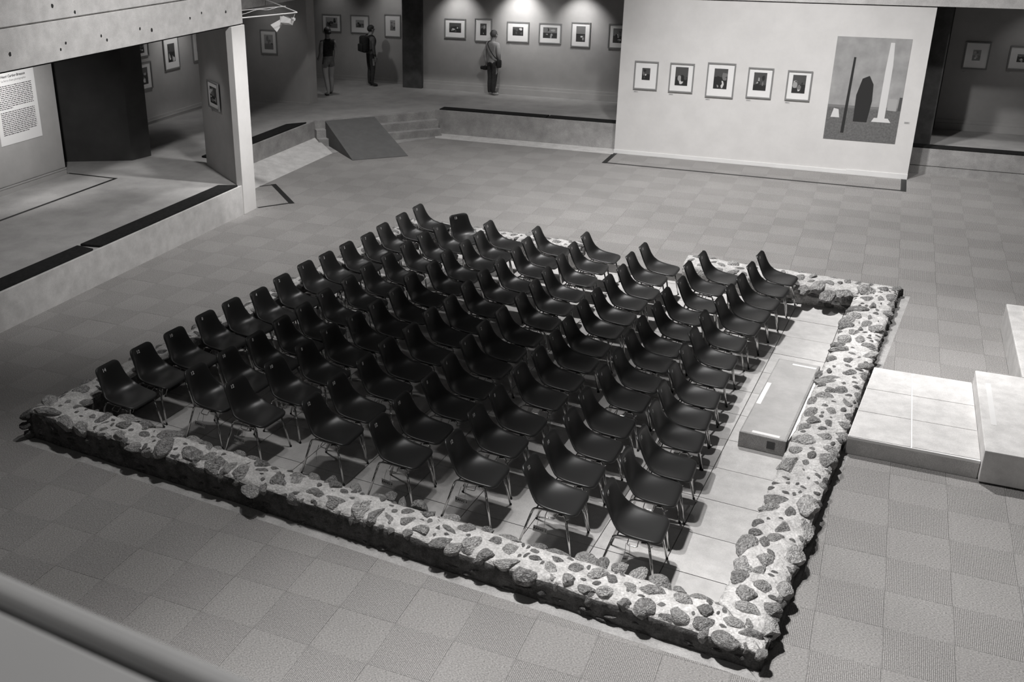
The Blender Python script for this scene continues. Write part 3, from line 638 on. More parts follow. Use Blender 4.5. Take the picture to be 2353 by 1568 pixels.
# outline follows the stone wall on its left edge
A, B_, C2, D = (.075,.25),(.265,2.11),(1.27,2.08),(1.27,.23)
MB().prism([(p[0]-.7,p[1]-1.15) for p in (A,D,C2,B_)], .0, .172).build('base_block', MT['concrete_light'], ld, False, .006)
js = [.25,.88,1.48,2.10]
def lx(y): return .075+(y-.25)*.102
xm = .66
for k in range(3):
    y0, y1 = js[k]+.006, js[k+1]-.006
    for xa0, xa1, xb0, xb1 in [(lx(y0)+.004, xm-.007, lx(y1)+.004, xm-.007), (xm+.007, 1.266, xm+.007, 1.266)]:
        MB().prism([(xa0-.7,y0-1.15),(xa1-.7,y0-1.15),(xb1-.7,y1-1.15),(xb0-.7,y1-1.15)], .172, .204).build('panel', MT['landing'], ld, False, .002)
MB().prism([(p[0]-.7,p[1]-1.15) for p in (A,D,C2,B_)], .170, .198).build('joint_filler', MT['whitetape'], ld)
us = empty('upper_step', (1.5,1.1,0), 0, 'second pale concrete step rising to the right of the landing', 'step')
MB().box(-.225,.30,-.95,.99,.02,.36).build('block', MT['landing'], us, False, .008)
MB().box(-.14,-.09,-.35,.68,.3595,.3615).build('tread_strip', MT['trimwhite'], us)
MB().box(.02,.34,-.86,-.72,.0,.2).build('support', MT['concrete'], us)
up_ = empty('upper_step', (2.05,1.1,0), 0, 'narrow concrete step at the right edge of the picture, beyond the second step', 'step')
MB().box(-.242,.4,-.9,.88,0,.30).build('block', MT['concrete_light'], up_, False, .008)
pr = empty('concrete_block', (2.35,3.2,0), 0, 'low white concrete block with a raised inner rim at the right edge, behind the steps', 'block')
MB().box(-.62,.9,-1.12,1.24,0,.37).build('body', MT['concrete_light'], pr, False, .015)
MB().box(-.44,.9,-1.12,1.10,.365,.40).build('rim', MT['plaster'], pr, False, .006)
MB().box(-.34,.9,-1.10,1.0,.398,.403).build('inset', MT['kerb'], pr)
# ================================================================ CHAIRS
ROWS=[
 [(-1.77,-2.327,-1.3),(-1.771,-1.729,-0.6),(-1.726,-1.26,-0.4),(-1.742,-0.687,-0.5),(-1.757,-0.207,-0.5),(-1.747,0.3,-0.6),(-1.735,0.847,-2.2),(-1.721,1.364,-3.7),(-1.698,1.924,-5.1),(-1.606,2.488,-6.3),(-1.544,2.965,-7.2),(-1.474,3.428,-7.7),(-1.414,3.953,-7.4),(-1.351,4.47,-7.2)],
 [(-2.518,-2.198,-3),(-2.498,-1.689,-2.8),(-2.452,-1.176,-2.9),(-2.444,-0.673,-2.6),(-2.415,-0.067,-2.5),(-2.384,0.428,-2.9),(-2.378,0.985,-3.2),(-2.348,1.452,-4.2),(-2.278,1.982,-4),(-2.27,2.523,-4.8),(-2.168,3.014,-4.8),(-2.201,3.652,-4.6),(-2.092,4.155,-5.1)],
 [(-3.324,-2.046,-3),(-3.325,-1.469,-3.5),(-3.285,-0.981,-3.6),(-3.242,-0.374,-3.6),(-3.198,0.128,-3.6),(-3.169,0.641,-3.5),(-3.15,1.113,-3.2),(-3.129,1.69,-3.5),(-3.082,2.168,-3.4),(-3.062,2.704,-3.9),(-2.996,3.167,-4.2),(-3.007,3.723,-4),(-2.929,4.203,-4.3)],
 [(-4.115,-2.038,-3.5),(-4.108,-1.525,-2.4),(-4.037,-0.981,-2),(-4.033,-0.459,-2.3),(-4.039,0.101,-2.8),(-4.025,0.583,-2.7),(-3.973,1.076,-3),(-3.918,1.631,-2.9),(-3.905,2.157,-2.4),(-3.901,2.677,-2),(-3.89,3.285,-1.6),(-3.872,3.842,-1.8),(-3.829,4.365,-2.4)],
 [(-4.932,-1.907,-3.2),(-4.924,-1.391,-4.2),(-4.865,-0.837,-4),(-4.852,-0.323,-4.3),(-4.777,0.169,-4.3),(-4.764,0.717,-3.9),(-4.703,1.193,-4.3),(-4.697,1.758,-3.9),(-4.663,2.277,-3.9),(-4.59,2.739,-2.9),(-4.569,3.345,-2.8),(-4.557,3.813,-2.1),(-4.583,4.355,-0.4)],
 [(-5.857,-1.88,-7.6),(-5.736,-1.303,-7.7),(-5.664,-0.768,-7.7),(-5.64,-0.233,-7.2),(-5.546,0.225,-4.9),(-5.49,0.692,-4.2),(-5.462,1.198,-3.4),(-5.514,1.78,-3.1),(-5.419,2.307,-3.4),(-5.424,2.826,-3.2),(-5.339,3.334,-4),(-5.305,3.804,-2.8),(-5.352,4.354,-2.8)],
 [(-6.433,-1.781,-5.2),(-6.371,-1.277,-4.6),(-6.322,-0.764,-3.8),(-6.294,-0.239,-3.8),(-6.269,0.241,-2.9),(-6.261,0.779,-3),(-6.206,1.331,-3.3),(-6.209,1.876,-3.8),(-6.145,2.393,-4.4),(-6.106,2.958,-5.1),(-6.062,3.473,-5.8),(-6.007,3.937,-5.8),(-5.926,4.565,-34)],
 [(-7.355,-2.105,-4.7),(-7.326,-1.565,-4.9),(-7.258,-1.042,-6.2),(-7.227,-0.465,-6),(-7.175,0.023,-5.8),(-7.054,0.475,-5.7),(-7.05,1.033,-5.8),(-7.025,1.619,-6),(-6.948,2.08,-5.3),(-6.893,2.588,-5.6),(-6.803,3.086,-5.3),(-6.807,3.619,-4.6),(-6.764,4.22,-4),(-6.719,4.759,-3)],
]
def shell_mesh():
    # profile (x forward, z up) from the top of the back to the front lip, half width, edge wing (forward on the back, up on the seat)
    prof = [(-.006,.768,.168,.000),(.012,.742,.172,.010),(.024,.70,.176,.020),(.036,.65,.180,.030),(.050,.59,.188,.044),(.070,.53,.201,.058),
            (.094,.483,.216,.068),(.128,.450,.227,.068),(.175,.433,.232,.058),(.235,.428,.232,.044),(.31,.430,.229,.030),(.39,.436,.224,.017),
            (.455,.441,.219,.008),(.500,.439,.214,.003),(.522,.430,.210,.0),(.532,.412,.206,.0)]
    pts = np.array([p[:2] for p in prof]); at = np.concatenate([[0], np.cumsum(np.linalg.norm(np.diff(pts, axis=0), axis=1))]); S = at[-1]
    dense = np.array([[v.x, v.y] for v in smooth_path([Vector((p[0],p[1],0)) for p in prof], 8)]); ds = np.concatenate([[0], np.cumsum(np.linalg.norm(np.diff(dense, axis=0), axis=1))])
    def at_s(s): return np.array([np.interp(s, ds, dense[:,0]), np.interp(s, ds, dense[:,1])])
    r0, r1 = .060, .075
    ss = [r0*(1-math.cos(k/6*PI/2)) for k in range(6)] + list(np.linspace(r0, ds[-1]-r1, 26)) + [ds[-1]-r1+r1*math.sin(k/6*PI/2) for k in range(1,7)]
    nm_, nr_ = 13, 4; nv = nm_+2*nr_; G = np.zeros((len(ss), nv, 3))
    for i, q in enumerate(ss):
        p = at_s(q); t = at_s(min(q+.004, ds[-1]))-at_s(max(q-.004, 0)); t /= np.linalg.norm(t); n = np.array([-t[1], t[0]])
        hw = np.interp(q/ds[-1]*S, at, [p_[2] for p_ in prof]); wg = np.interp(q/ds[-1]*S, at, [p_[3] for p_ in prof])
        if q < r0: hw -= r0*(1-math.sqrt(max(0, 1-(1-q/r0)**2)))
        d = ds[-1]-q
        if d < r1: hw -= r1*(1-math.sqrt(max(0, 1-(1-d/r1)**2)))
        for k in range(nv):
            j = min(max(k-nr_, 0), nm_-1); s = -1+2*j/(nm_-1); s = math.sin(s*PI/2)*.35+s*.65
            e = abs(s)**2.4*wg; y = s*(hw-.012)
            if k < nr_ or k >= nr_+nm_:      # rolled rim
                m_ = (nr_-k) if k < nr_ else (k-nr_-nm_+1); ph = m_/nr_*PI*.56; sg = -1 if k < nr_ else 1
                y += sg*.012*math.sin(ph); e -= .013*(1-math.cos(ph))
            G[i,k] = (p[0]+n[0]*e, y, p[1]+n[1]*e)
    du = np.gradient(G, axis=0); dv = np.gradient(G, axis=1); N = np.cross(dv, du); N /= np.linalg.norm(N, axis=2, keepdims=True)+1e-9
    if N[20,nv//2,2] < 0: N = -N
    B = G-N*.006; n0 = len(ss)*nv
    V = [tuple(v) for v in G.reshape(-1,3)]+[tuple(v) for v in B.reshape(-1,3)]; F = []
    for i in range(len(ss)-1):
        for k in range(nv-1):
            a = i*nv+k; F.append((a,a+1,a+nv+1,a+nv)); F.append((n0+a,n0+a+nv,n0+a+nv+1,n0+a+1))
    rim = [k for k in range(nv)]+[i*nv+nv-1 for i in range(1,len(ss))]+[(len(ss)-1)*nv+k for k in range(nv-2,-1,-1)]+[i*nv for i in range(len(ss)-2,0,-1)]
    for a, b in zip(rim, rim[1:]+rim[:1]): F.append((b,a,n0+a,n0+b))
    bm = bmesh.new(); vs = [bm.verts.new(v) for v in V]
    for f in F: bm.faces.new([vs[j] for j in f])
    bmesh.ops.recalc_face_normals(bm, faces=bm.faces)
    me = bpy.data.meshes.new('seat_shell'); bm.to_mesh(me); bm.free(); me.materials.append(MT['plastic'])
    me.polygons.foreach_set('use_smooth', [True]*len(me.polygons)); return me
CH = {}
CH['seat_shell'] = shell_mesh()
def part_mesh(name, mb, mat):
    me = bpy.data.meshes.new(name); me.from_pydata(mb.v, [], mb.f); me.update(); me.materials.append(mat)
    me.polygons.foreach_set('use_smooth', [True]*len(me.polygons)); return me
TR = .0106
for sgn, nm in ((-1,'n'), (1,'f')):
    y0 = sgn*.195; y1 = sgn*.238
    CH['leg_front_'+nm] = part_mesh('leg', MB().tube([(.440,y0+sgn*.006,.375),(.520,y1,.003)], TR, 10), MT['chrome'])
    CH['leg_rear_'+nm] = part_mesh('leg', MB().tube([(.125,y0+sgn*.006,.375),(.015,y1,.003)], TR, 10), MT['chrome'])
    CH['rail_'+nm] = part_mesh('side_rail', MB().tube(smooth_path([(.125,y0+sgn*.006,.375),(.142,y0,.402),(.18,y0-sgn*.004,.412),(.29,y0-sgn*.006,.414),(.385,y0-sgn*.004,.412),(.424,y0,.400),(.440,y0+sgn*.006,.375)], 4), TR, 10), MT['chrome'])
    f = MB(); 
    for q in ((.440,.375,.520),(.125,.375,.015)): pass
CH['foot'] = part_mesh('rubber_foot', MB().tube([(0,0,0),(0,0,.016)], .0115, 10), MT['dark'])
CH['cross'] = part_mesh('cross_bar', MB().tube([(0,-.185,0),(0,.185,0)], .0075, 8), MT['steel'])
b = MB().tube(smooth_path([(.262,-.196,.405),(.262,-.222,.392),(.264,-.236,.376),(.305,-.238,.373),(.345,-.236,.376),(.347,-.222,.392),(.347,-.196,.405)], 3), .0042, 6)
CH['link'] = part_mesh('link_bracket', b, MT['chrome'])
b = MB().tube([(.425,-.20,.392),(.452,-.226,.360)], .004, 6).tube([(.440,-.212,.375),(.470,-.214,.398)], .004, 6).box(.372,.412,-.222,-.2,.408,.417)
CH['hook'] = part_mesh('hook', b, MT['chrome'])
TILT = math.radians(8)
GRP = 'black shell chairs in eight rows'
ORD = ['first','second','third','fourth','fifth','sixth','seventh','eighth','ninth','tenth','eleventh','twelfth','thirteenth','fourteenth']
ROWN = ['one','two','three','four','five','six','seven','eight']
def numbers(n):
    if n == 14: return [14,12,10,8,6,4,2,1,3,5,7,9,11,13]
    return [12,10,8,6,4,2,1,3,5,7,9,11,13]
def add_part(name, me, parent, loc=(0,0,0), rot=(0,0,0)): return from_mesh(name, me, parent, loc, rot)
CHAIRS = {}
for r, row in enumerate(ROWS):
    nums = numbers(len(row))
    for i, (x, y, a) in enumerate(row):
        w = {0:'at the near end', len(row)-1:'at the far end'}.get(i, ORD[i]+' from the near end')
        lab = 'black shell chair numbered %d, %s of row %s from the aisle' % (nums[i], w, ROWN[r])
        if r == 6 and i == len(row)-1: lab = 'black plastic shell chair turned askew towards the camera, far end of row seven'
        ch = empty('shell_chair', (x, y, PIT), math.radians(a), lab, 'chair', GRP)
        CHAIRS[(r,i)] = ch
        add_part('seat_shell', CH['seat_shell'], ch)
        for nm, sg in (('n',-1),('f',1)):
            for k, fx in (('leg_front_',.520),('leg_rear_',.015)):
                lg = add_part('leg', CH[k+nm], ch)
                add_part('rubber_foot', CH['foot'], lg, (fx, sg*.238, 0))
            add_part('side_rail', CH['rail_'+nm], ch)
        add_part('cross_bar', CH['cross'], ch, (.16,0,.408)); add_part('cross_bar', CH['cross'], ch, (.41,0,.408))
        add_part('link_bracket', CH['link'], ch); add_part('hook', CH['hook'], ch)
        me = text_mesh(str(nums[i]), .052, .0004, True)
        if not me.materials: me.materials.append(MT['number'])
        # lettering: x -> +y of the chair, y -> up along the back
        o = add_part('number_label', me, ch, (.0275,-.058,.715))
        o.rotation_euler = Matrix(((0,-.23,.973),(1,0,0),(0,.973,.23))).to_euler()
# row signs clipped under the end chairs
for r, (tw, tilt, lx_) in {0:(60,25,.20),1:(6,6,.17),2:(0,3,.17),3:(-4,2,.2),4:(-55,-22,.17),5:(4,8,.2),6:(8,8,.2)}.items():
    x, y, a = ROWS[r][0]; ca, sa = math.cos(math.radians(a)), math.sin(math.radians(a))
    def cw(px, py): return (x+px*ca-py*sa, y+px*sa+py*ca)
    X, Y = cw(lx_+.06, -.27)
    sg = empty('row_sign', (X, Y, PIT+.255), math.radians(a+tw), 'small hanging card reading RANG %d under the end chair of row %s' % (r+1, ROWN[r]), 'sign')
    if r in (0, 4): sg['label'] = {0:'small tilted card hanging under the end chair of the row nearest the aisle', 4:'small card hanging twisted under the end chair of row five'}[r]
    wd = .075 if r in (0,) else .125
    MB().box(-wd/2,wd/2,-.0012,.0012,-.03,.03).build('card', MT['sign'], sg)
    me = text_mesh('RANG %d' % (r+1), .033 if r else .02, .0003, True)
    if not me.materials: me.materials.append(MT['ink'])
    t = from_mesh('lettering', me, sg, (0,-.0018,0), (PI/2,0,0))
    sg.rotation_euler[1] = math.radians(tilt)
    for q in (-.03,.03): MB().tube(smooth_path([(q,0,.028),(q*1.05,.003,.06),(q*.9,.02,.10),(q*.8,.03,.128)],3), .0022, 6).build('hanger', MT['steel'], sg)
# ================================================================ FRAMED PICTURES
def picture(name, c, wd, ht, rz, iw, ih, seed, label, dx=0, dz=.02, tone=0, group='framed photographs', cap=True):
    rr = random.Random(seed)
    p = empty(name, c, rz, label, 'picture', group)
    f = .026; dpt = .03
    mb = MB()
    for x0,x1,z0,z1 in [(-wd/2,wd/2,ht/2-f,ht/2),(-wd/2,wd/2,-ht/2,-ht/2+f),(-wd/2,-wd/2+f,-ht/2+f,ht/2-f),(wd/2-f,wd/2,-ht/2+f,ht/2-f)]: mb.box(x0,x1,-dpt,0,z0,z1)
    mb.build('frame_moulding', MT['frame'], p)
    MB().box(-wd/2+f,wd/2-f,-.012,-.001,-ht/2+f,ht/2-f).build('mat_board', MT['mat_board'], p)
    MB().box(-wd/2+f,wd/2-f,-.021,-.020,-ht/2+f,ht/2-f).build('glazing', MT['glazing'], p)
    # generic monochrome print: flat fields and soft shapes
    V, F, K = [], [], []
    def quad(x0,x1,z0,z1,k,y):
        b = len(V); V.extend([(x0,y,z0),(x1,y,z0),(x1,y,z1),(x0,y,z1)]); F.append((b,b+1,b+2,b+3)); K.append(k)
    def blob(cx,cz,rx,rz_,k,y,n=9):
        b = len(V)
        for q in range(n):
            a = 2*PI*q/n; s = rr.uniform(.75,1.15)
            V.append((min(max(cx+math.cos(a)*rx*s,dx-iw/2),dx+iw/2),y,min(max(cz+math.sin(a)*rz_*s,dz-ih/2),dz+ih/2)))
        F.append(tuple(range(b,b+n))); K.append(k)
    y = -.0125; quad(dx-iw/2,dx+iw/2,dz-ih/2,dz+ih/2, 0 if tone == 0 else 2, y)
    hz = dz+ih*rr.uniform(-.2,.25); y -= .0002
    quad(dx-iw/2,dx+iw/2,hz,dz+ih/2, rr.choice((1,2)) if tone == 0 else 3, y)
    for q in range(rr.randint(6,9)):
        y -= .00015; blob(dx+rr.uniform(-.35,.35)*iw, dz+rr.uniform(-.38,.3)*ih, iw*rr.uniform(.06,.2), ih*rr.uniform(.05,.2), rr.choice((0,0,1,2,3,4)) if tone == 0 else rr.choice((0,0,1,2)), y)
    mesh_obj('print', V, F, None, p, False, None, PR, K)
    if cap:
        q = empty('caption_label', (c[0]+(-wd/2+.06)*math.cos(rz), c[1]+(-wd/2+.06)*math.sin(rz), c[2]-ht/2-.055), rz, 'caption card under '+label.replace(' framed pictures',' frames').replace(' framed picture',' frame'), 'label', 'caption labels')
        MB().box(-.045,.045,-.003,0,-.016,.016).build('card', MT['capcard'], q)
        for z in (.006,-.004): MB().box(-.036,.03 if z > 0 else .012,-.0036,-.003,z-.0022,z+.0022).build('text_line', MT['ink_grey'], q)
    return p
MT['capcard'] = nmat('caption_card', .46, .8)[0]
PR = [nmat('print_tone', v, .8)[0] for v in (.018,.07,.18,.36,.62)]
def words_ok(s): return s
PI2 = PI/2
# free-standing partition, facing the seating
PX = [(-4.71,1.715,.50,.59,.17,.25,'smallest print'),(-3.97,1.71,.50,.60,.26,.38,'dark upright print'),(-3.18,1.708,.56,.70,.27,.41,'tallest frame'),(-2.405,1.70,.49,.61,.25,.36,'pale print'),(-1.66,1.695,.47,.59,.25,.36,'print with two light shapes')]
PN = ['first','second','third','fourth','fifth']
for i, (x,z,wd,ht,iw,ih,d) in enumerate(PX):
    picture('framed_picture', (x,12.13,z), wd, ht, 0, iw, ih, 40+i, '%s framed picture from the left on the white partition' % PN[i], 0, .03)
BX = [(-10.316,2.098,.58,.49,.33,.24),(-9.546,2.088,.47,.57,.17,.29),(-8.625,2.079,.58,.50,.28,.21),(-7.793,2.079,.58,.49,.36,.26),(-7.018,2.084,.48,.59,.23,.37),(-6.10,2.084,.47,.57,.24,.34)]
BN = ['leftmost of six','second of six','third of six','fourth of six','fifth of six','rightmost of six']
for i, (x,z,wd,ht,iw,ih) in enumerate(BX):
    picture('framed_picture', (x,15.25,z), wd, ht, 0, iw, ih, 60+i, '%s framed pictures on the spotlit back wall' % BN[i], 0, .015, group='framed photographs on the back wall')
for i, (x,z,wd,ht,iw,ih) in enumerate([(-14.117,2.041,.58,.47,.36,.28),(-13.249,2.043,.57,.48,.25,.20),(-12.266,2.041,.48,.59,.15,.27)]):
    picture('framed_picture', (x,15.63,z), wd, ht, 0, iw, ih, 80+i, '%s of three framed pictures in the dark corner by the column' % ['left','middle','right'][i], 0, .01, 1)
picture('framed_picture', (-13.921,12.05,1.985), .47, .58, 0, .25, .35, 90, 'framed picture on the grey middle panel behind the hanging lamp', 0, 0, 1)
picture('framed_picture', (1.548,14.86,2.078), .47, .56, 0, .15, .22, 92, 'framed picture in the dark bay right of the white partition', 0, .01)
picture('framed_picture', (2.42,14.86,2.07), .57, .48, 0, .26, .16, 93, 'framed picture cut off by the right edge in the dark bay', 0, 0)
picture('framed_picture', (-15.1,9.706,1.98), .57, .74, PI2, .26, .41, 94, 'tall framed picture in the middle of the inner gallery wall', 0, 0)
picture('framed_picture', (-15.1,8.63,1.611), .60, .60, PI2, .31, .37, 95, 'lower of two stacked framed pictures on the inner gallery wall', 0, 0)
picture('framed_picture', (-15.1,8.60,2.27), .60, .50, PI2, .3, .26, 96, 'upper of two stacked framed pictures on the inner gallery wall', 0, -.03, cap=False)
picture('framed_picture', (-15.1,10.80,2.03), .56, .75, PI2, .2, .3, 97, 'framed picture half hidden behind the wing panel, inner gallery wall', 0, .0, cap=False)
wa = math.radians(142.66)-PI
wn_ = Vector((math.sin(wa), -math.cos(wa), 0))
picture('framed_picture', (-11.043-.004*0+wn_.x*.012, 5.533+wn_.y*.012, 1.99), .60, .49, wa, .38, .30, 98, 'framed picture on the diagonal wing panel beside the white post', 0, 0, 0)
# large unframed print: plain generic stand-in, tones only
lp = empty('large_print', (-.41,12.1285,1.685), 0, 'large unframed grey photographic print at the right of the white partition', 'print')
m, nt, b_ = nmat('print_ground', .5, .75)
tc = node(nt, 'ShaderNodeTexCoord'); nz = node(nt, 'ShaderNodeTexNoise'); nz.inputs['Scale'].default_value = 4; nz.inputs['Detail'].default_value = 5
nt.links.new(tc.outputs['Object'], nz.inputs['Vector']); nt.links.new(ramp(nt, nz.outputs[0], [(.3,.25),(.7,.36)]), b_.inputs['Base Color']); PG = m
PF = noise_mat('print_floor', .10, .16, 30, 5, .75)
MB().box(-.66,.66,-.006,0,-1.0,1.0).build('sheet', PG, lp)
MB().box(-.66,.66,-.0066,-.006,-1.0,-.33).build('lower_field', PF, lp)
MB().box(-.66,.66,-.0070,-.0066,-.36,-.31).build('skirting_band', PR[2], lp)
b = MB(); 
def plate(nm, pts, mat, y): mesh_obj(nm, [(x,y,z) for x,z in pts], [tuple(range(len(pts)))], mat, lp)
plate('dark_upright', [(-.36,-.86),(-.30,-.86),(-.27,.62),(-.31,.62)], PR[0], -.0074)
plate('dark_mass', [(-.16,-.62),(.09,-.62),(.13,-.2),(.11,.12),(.02,.28),(-.1,.22),(-.17,-.1)], PR[0], -.0074)
plate('pale_upright', [(.27,-.55),(.40,-.55),(.40,.5),(.37,.92),(.30,.92),(.28,.4)], PR[4], -.0074)
plate('pale_base', [(.17,-.60),(.52,-.60),(.46,-.52),(.21,-.52)], PR[4], -.0076)
plate('leaning_panel', [(.42,-.36),(.58,-.37),(.58,-.14),(.42,-.14)], PR[3], -.0072)
plate('side_panel', [(.60,-.36),(.66,-.36),(.66,-.1),(.61,-.1)], PR[1], -.0072)
plate('pale_heap', [(-.58,-.56),(-.42,-.56),(-.45,-.4),(-.54,-.38)], PR[4], -.0073)
cl = empty('caption_label', (.40,12.13,1.11), 0, 'small caption card right of the large print, low on the partition', 'label')
MB().box(-.05,.05,-.003,0,-.02,.02).build('card', MT['capcard'], cl)
for z in (.009,0,-.009): MB().box(-.04,.03,-.0036,-.003,z-.0022,z+.0022).build('text_line', MT['ink_grey'], cl)
# exhibition text panel on the left wall
tp = empty('text_panel', (-13.7485,3.50,2.0), PI2, 'white exhibition text panel on the grey wall at the upper left', 'panel')
TW, TH = .98, 1.30
MB().box(-TW/2,TW/2,-.006,0,-TH/2,TH/2).build('sheet', MT['paper'], tp)
def txt(s, size, z, bold, mat):
    me = text_mesh(s, size, .0004, bold)
    if not me.materials: me.materials.append(mat)
    from_mesh('lettering', me, tp, (.0,-.0068,z), (PI/2,0,0))
txt('Henri Cartier-Bresson', .062, TH/2-.155, True, MT['ink'])
txt("La force d'une photographie", .05, TH/2-.225, False, MT['ink_grey'])
rr = random.Random(3); b = MB(); z = TH/2-.31
for para_, n in ((0,13),(1,13)):
    for k in range(n):
        x = -.40; end = .40 if k < n-1 else (-.1 if para_ == 0 else .2)
        while x < end:
            wl_ = min(rr.uniform(.02,.085), end-x)
            if wl_ > .008: b.box(x, x+wl_, -.0068,-.006, z-.0062, z+.0062)
            x += wl_+.012
        z -= .0315
    z -= .03
o = b.build('text_lines', MT['ink'], tp); tag(o, kind='stuff')
# ================================================================ BENCH PADS, RAMP, TAPE
def pad(poly, z, h, label):
    c = (sum(p[0] for p in poly)/len(poly), sum(p[1] for p in poly)/len(poly))
    o = MB().prism([(p[0]-c[0],p[1]-c[1]) for p in poly], 0, h).build('bench_pad', MT['pad'], None, False, .012)
    o.location = (c[0],c[1],z); return tag(o, label, 'pad', 'black bench pads on the ledges')
pad([(-10.275,1.27),(-10.60,1.21),(-10.60,4.80),(-10.275,4.93)], UF, .035, 'long black bench pad on the left ledge, ending beside the white post')
pad([(-10.285,1.13),(-10.61,1.16),(-10.63,-3.2),(-10.30,-3.2)], UF, .03, 'black bench pad on the left ledge, running out of the picture at left')
pad([(-11.83,6.5),(-12.15,6.5),(-12.15,9.75),(-11.83,10.1)], UF, .035, 'black bench pad on the ledge between the white post and the ramp')
pad([(-9.62,12.56),(-9.62,12.86),(-7.0,12.86),(-7.0,12.56)], UF, .045, 'left black bench pad on the far ledge, beside the corner steps')
pad([(-6.97,12.56),(-6.97,12.86),(-5.27,12.86),(-5.27,12.56)], UF, .045, 'right black bench pad on the far ledge, cut off by the white partition')
pad([(.6,12.72),(.6,12.98),(4.6,12.98),(4.6,12.72)], UF-.02, .045, 'black bench pad on the ledge right of the white partition')
rp = empty('access_ramp', (-10.5,10.4,0), 0, 'dark grey board ramp leading up to the raised gallery', 'ramp')
a, b4 = (-11.54,10.44), (-10.72,11.30); c4, d4 = (-9.34,10.14), (-10.28,9.32)
v = []
for p, z in ((d4,.012),(c4,.012),(b4,UF+.012),(a,UF+.012)): v.append((p[0]+10.5,p[1]-10.4,z))
for p, z in ((d4,0),(c4,0),(b4,UF-.01),(a,UF-.01)): v.append((p[0]+10.5,p[1]-10.4,z))
mesh_obj('board', v, [(0,1,2,3),(7,6,5,4),(0,4,5,1),(1,5,6,2),(2,6,7,3),(3,7,4,0)], MT['rampm'], rp)
for nm, (p, q) in (('side_panel',(d4,a)),('side_panel',(c4,b4))):
    dx_, dy_ = (b4[0]-a[0], b4[1]-a[1]); ln = math.hypot(dx_,dy_); s = .02 if p is d4 else -.02
    ox, oy = dx_/ln*s, dy_/ln*s
    V = []
    for sx_ in (0,1):
        for (pp_, z) in ((p,0),(q,0),(q,UF-.012),(p,.002)): V.append((pp_[0]+ox*sx_+10.5, pp_[1]+oy*sx_-10.4, z))
    mesh_obj(nm, V, [(0,1,2,3),(7,6,5,4),(0,4,5,1),(1,5,6,2),(2,6,7,3),(3,7,4,0)], MT['rampm'], rp)
def tape(pts, w, z, label, ws=None):
    cx = sum(p[0] for p in pts)/len(pts); cy = sum(p[1] for p in pts)/len(pts)
    t = empty('floor_tape', (cx,cy,z), 0, label, 'tape')
    for i in range(len(pts)-1):
        p, q = pts[i], pts[i+1]; ww = (ws or [w]*9)[i]; d = Vector((q[0]-p[0],q[1]-p[1])).normalized(); n = Vector((-d.y,d.x))*ww/2
        e = d*(ww/2)
        MB().prism([(p[0]-cx+n.x-e.x,p[1]-cy+n.y-e.y),(q[0]-cx+n.x+e.x,q[1]-cy+n.y+e.y),(q[0]-cx-n.x+e.x,q[1]-cy-n.y+e.y),(p[0]-cx-n.x-e.x,p[1]-cy-n.y-e.y)], 0, .0015+.0003*i).build('tape_strip', MT['tape'], t)
tape([(-5.25,12.08),(-5.25,11.20),(.52,11.20),(.52,12.10)], .07, .001, 'black tape line on the carpet boxing the front of the white partition', [.10,.07,.10])
tape([(-11.0,6.76),(-10.80,6.95),(-9.83,5.98),(-10.22,5.49)], .05, .002, 'black tape corner on the carpet beside the white post', [.04,.10,.05])
tape([(-12.68,-1.0),(-12.68,4.55),(-13.73,4.52)], .05, UF-.003, 'black tape line on the raised floor before the text wall', [.06,.05])
# ================================================================ LAMP ON ITS BRACKET
br = empty('lamp_bracket', (-10.4,7.0,3.35), 0, 'thin white rod bracket jutting from the concrete beam at the upper left', 'bracket')
def L(p): return (p[0]+10.4, p[1]-7.0, p[2]-3.35)
MB().tube([L((-10.42,5.62,3.35)), L((-9.97,6.62,3.35)), L((-9.95,6.72,3.35)), L((-10.03,6.82,3.35)), L((-11.80,8.62,3.35))], .011, 8).build('rod', MT['white_paint'], br)
MB().tube([L((-11.30,6.0,3.36)), L((-10.75,7.30,3.36)), L((-10.60,7.42,3.37))], .008, 6).build('cross_rod', MT['white_paint'], br)
MB().tube(smooth_path([L((-11.15,6.2,3.31)),L((-11.0,6.55,3.30)),L((-10.9,6.9,3.35)),L((-10.8,7.1,3.33)),L((-10.68,7.3,3.37))],5), .006, 6).build('cable', MT['white_paint'], br)
tl = empty('spot_lamp', (-9.98,6.70,3.33), 0, 'white hinged spot lamp hanging from the rod bracket', 'lamp')
def T(p): return p
MB().tube([(.0,.0,.0),(-.02,-.05,-.09)], .006, 6).build('stem', MT['steel'], tl)
MB().tube([(-.02,-.05,-.09),(-.72,.42,-.0)], .008, 6).build('arm', MT['steel'], tl)
MB().tube([(.02,-.06,-.09),(-.035,-.05,-.09)], .028, 12).build('end_knob', MT['white_paint'], tl)
def taper(nm, p, q, w0, w1, thick):
    p = Vector(p); q = Vector(q); d = (q-p).normalized(); s = d.cross(Vector((.6,-.75,.2))).normalized(); n = s.cross(d)
    V = []
    for c_, w_ in ((p,w0),(q,w1)):
        for a_, b_ in ((-1,-1),(1,-1),(1,1),(-1,1)): V.append(c_+s*w_*a_+n*thick*b_)
    o = mesh_obj(nm, V, [(3,2,1,0),(4,5,6,7),(0,1,5,4),(1,2,6,5),(2,3,7,6),(3,0,4,7)], MT['white_paint'], tl); return o
taper('lamp_body', (-.07,-.02,-.145), (-.285,.06,-.13), .042, .065, .05)
taper('barn_door', (-.285,.06,-.12), (-.43,-.06,-.27), .03, .085, .012)
taper('front_plate', (-.28,.055,-.07), (-.30,.05,-.20), .06, .055, .012)
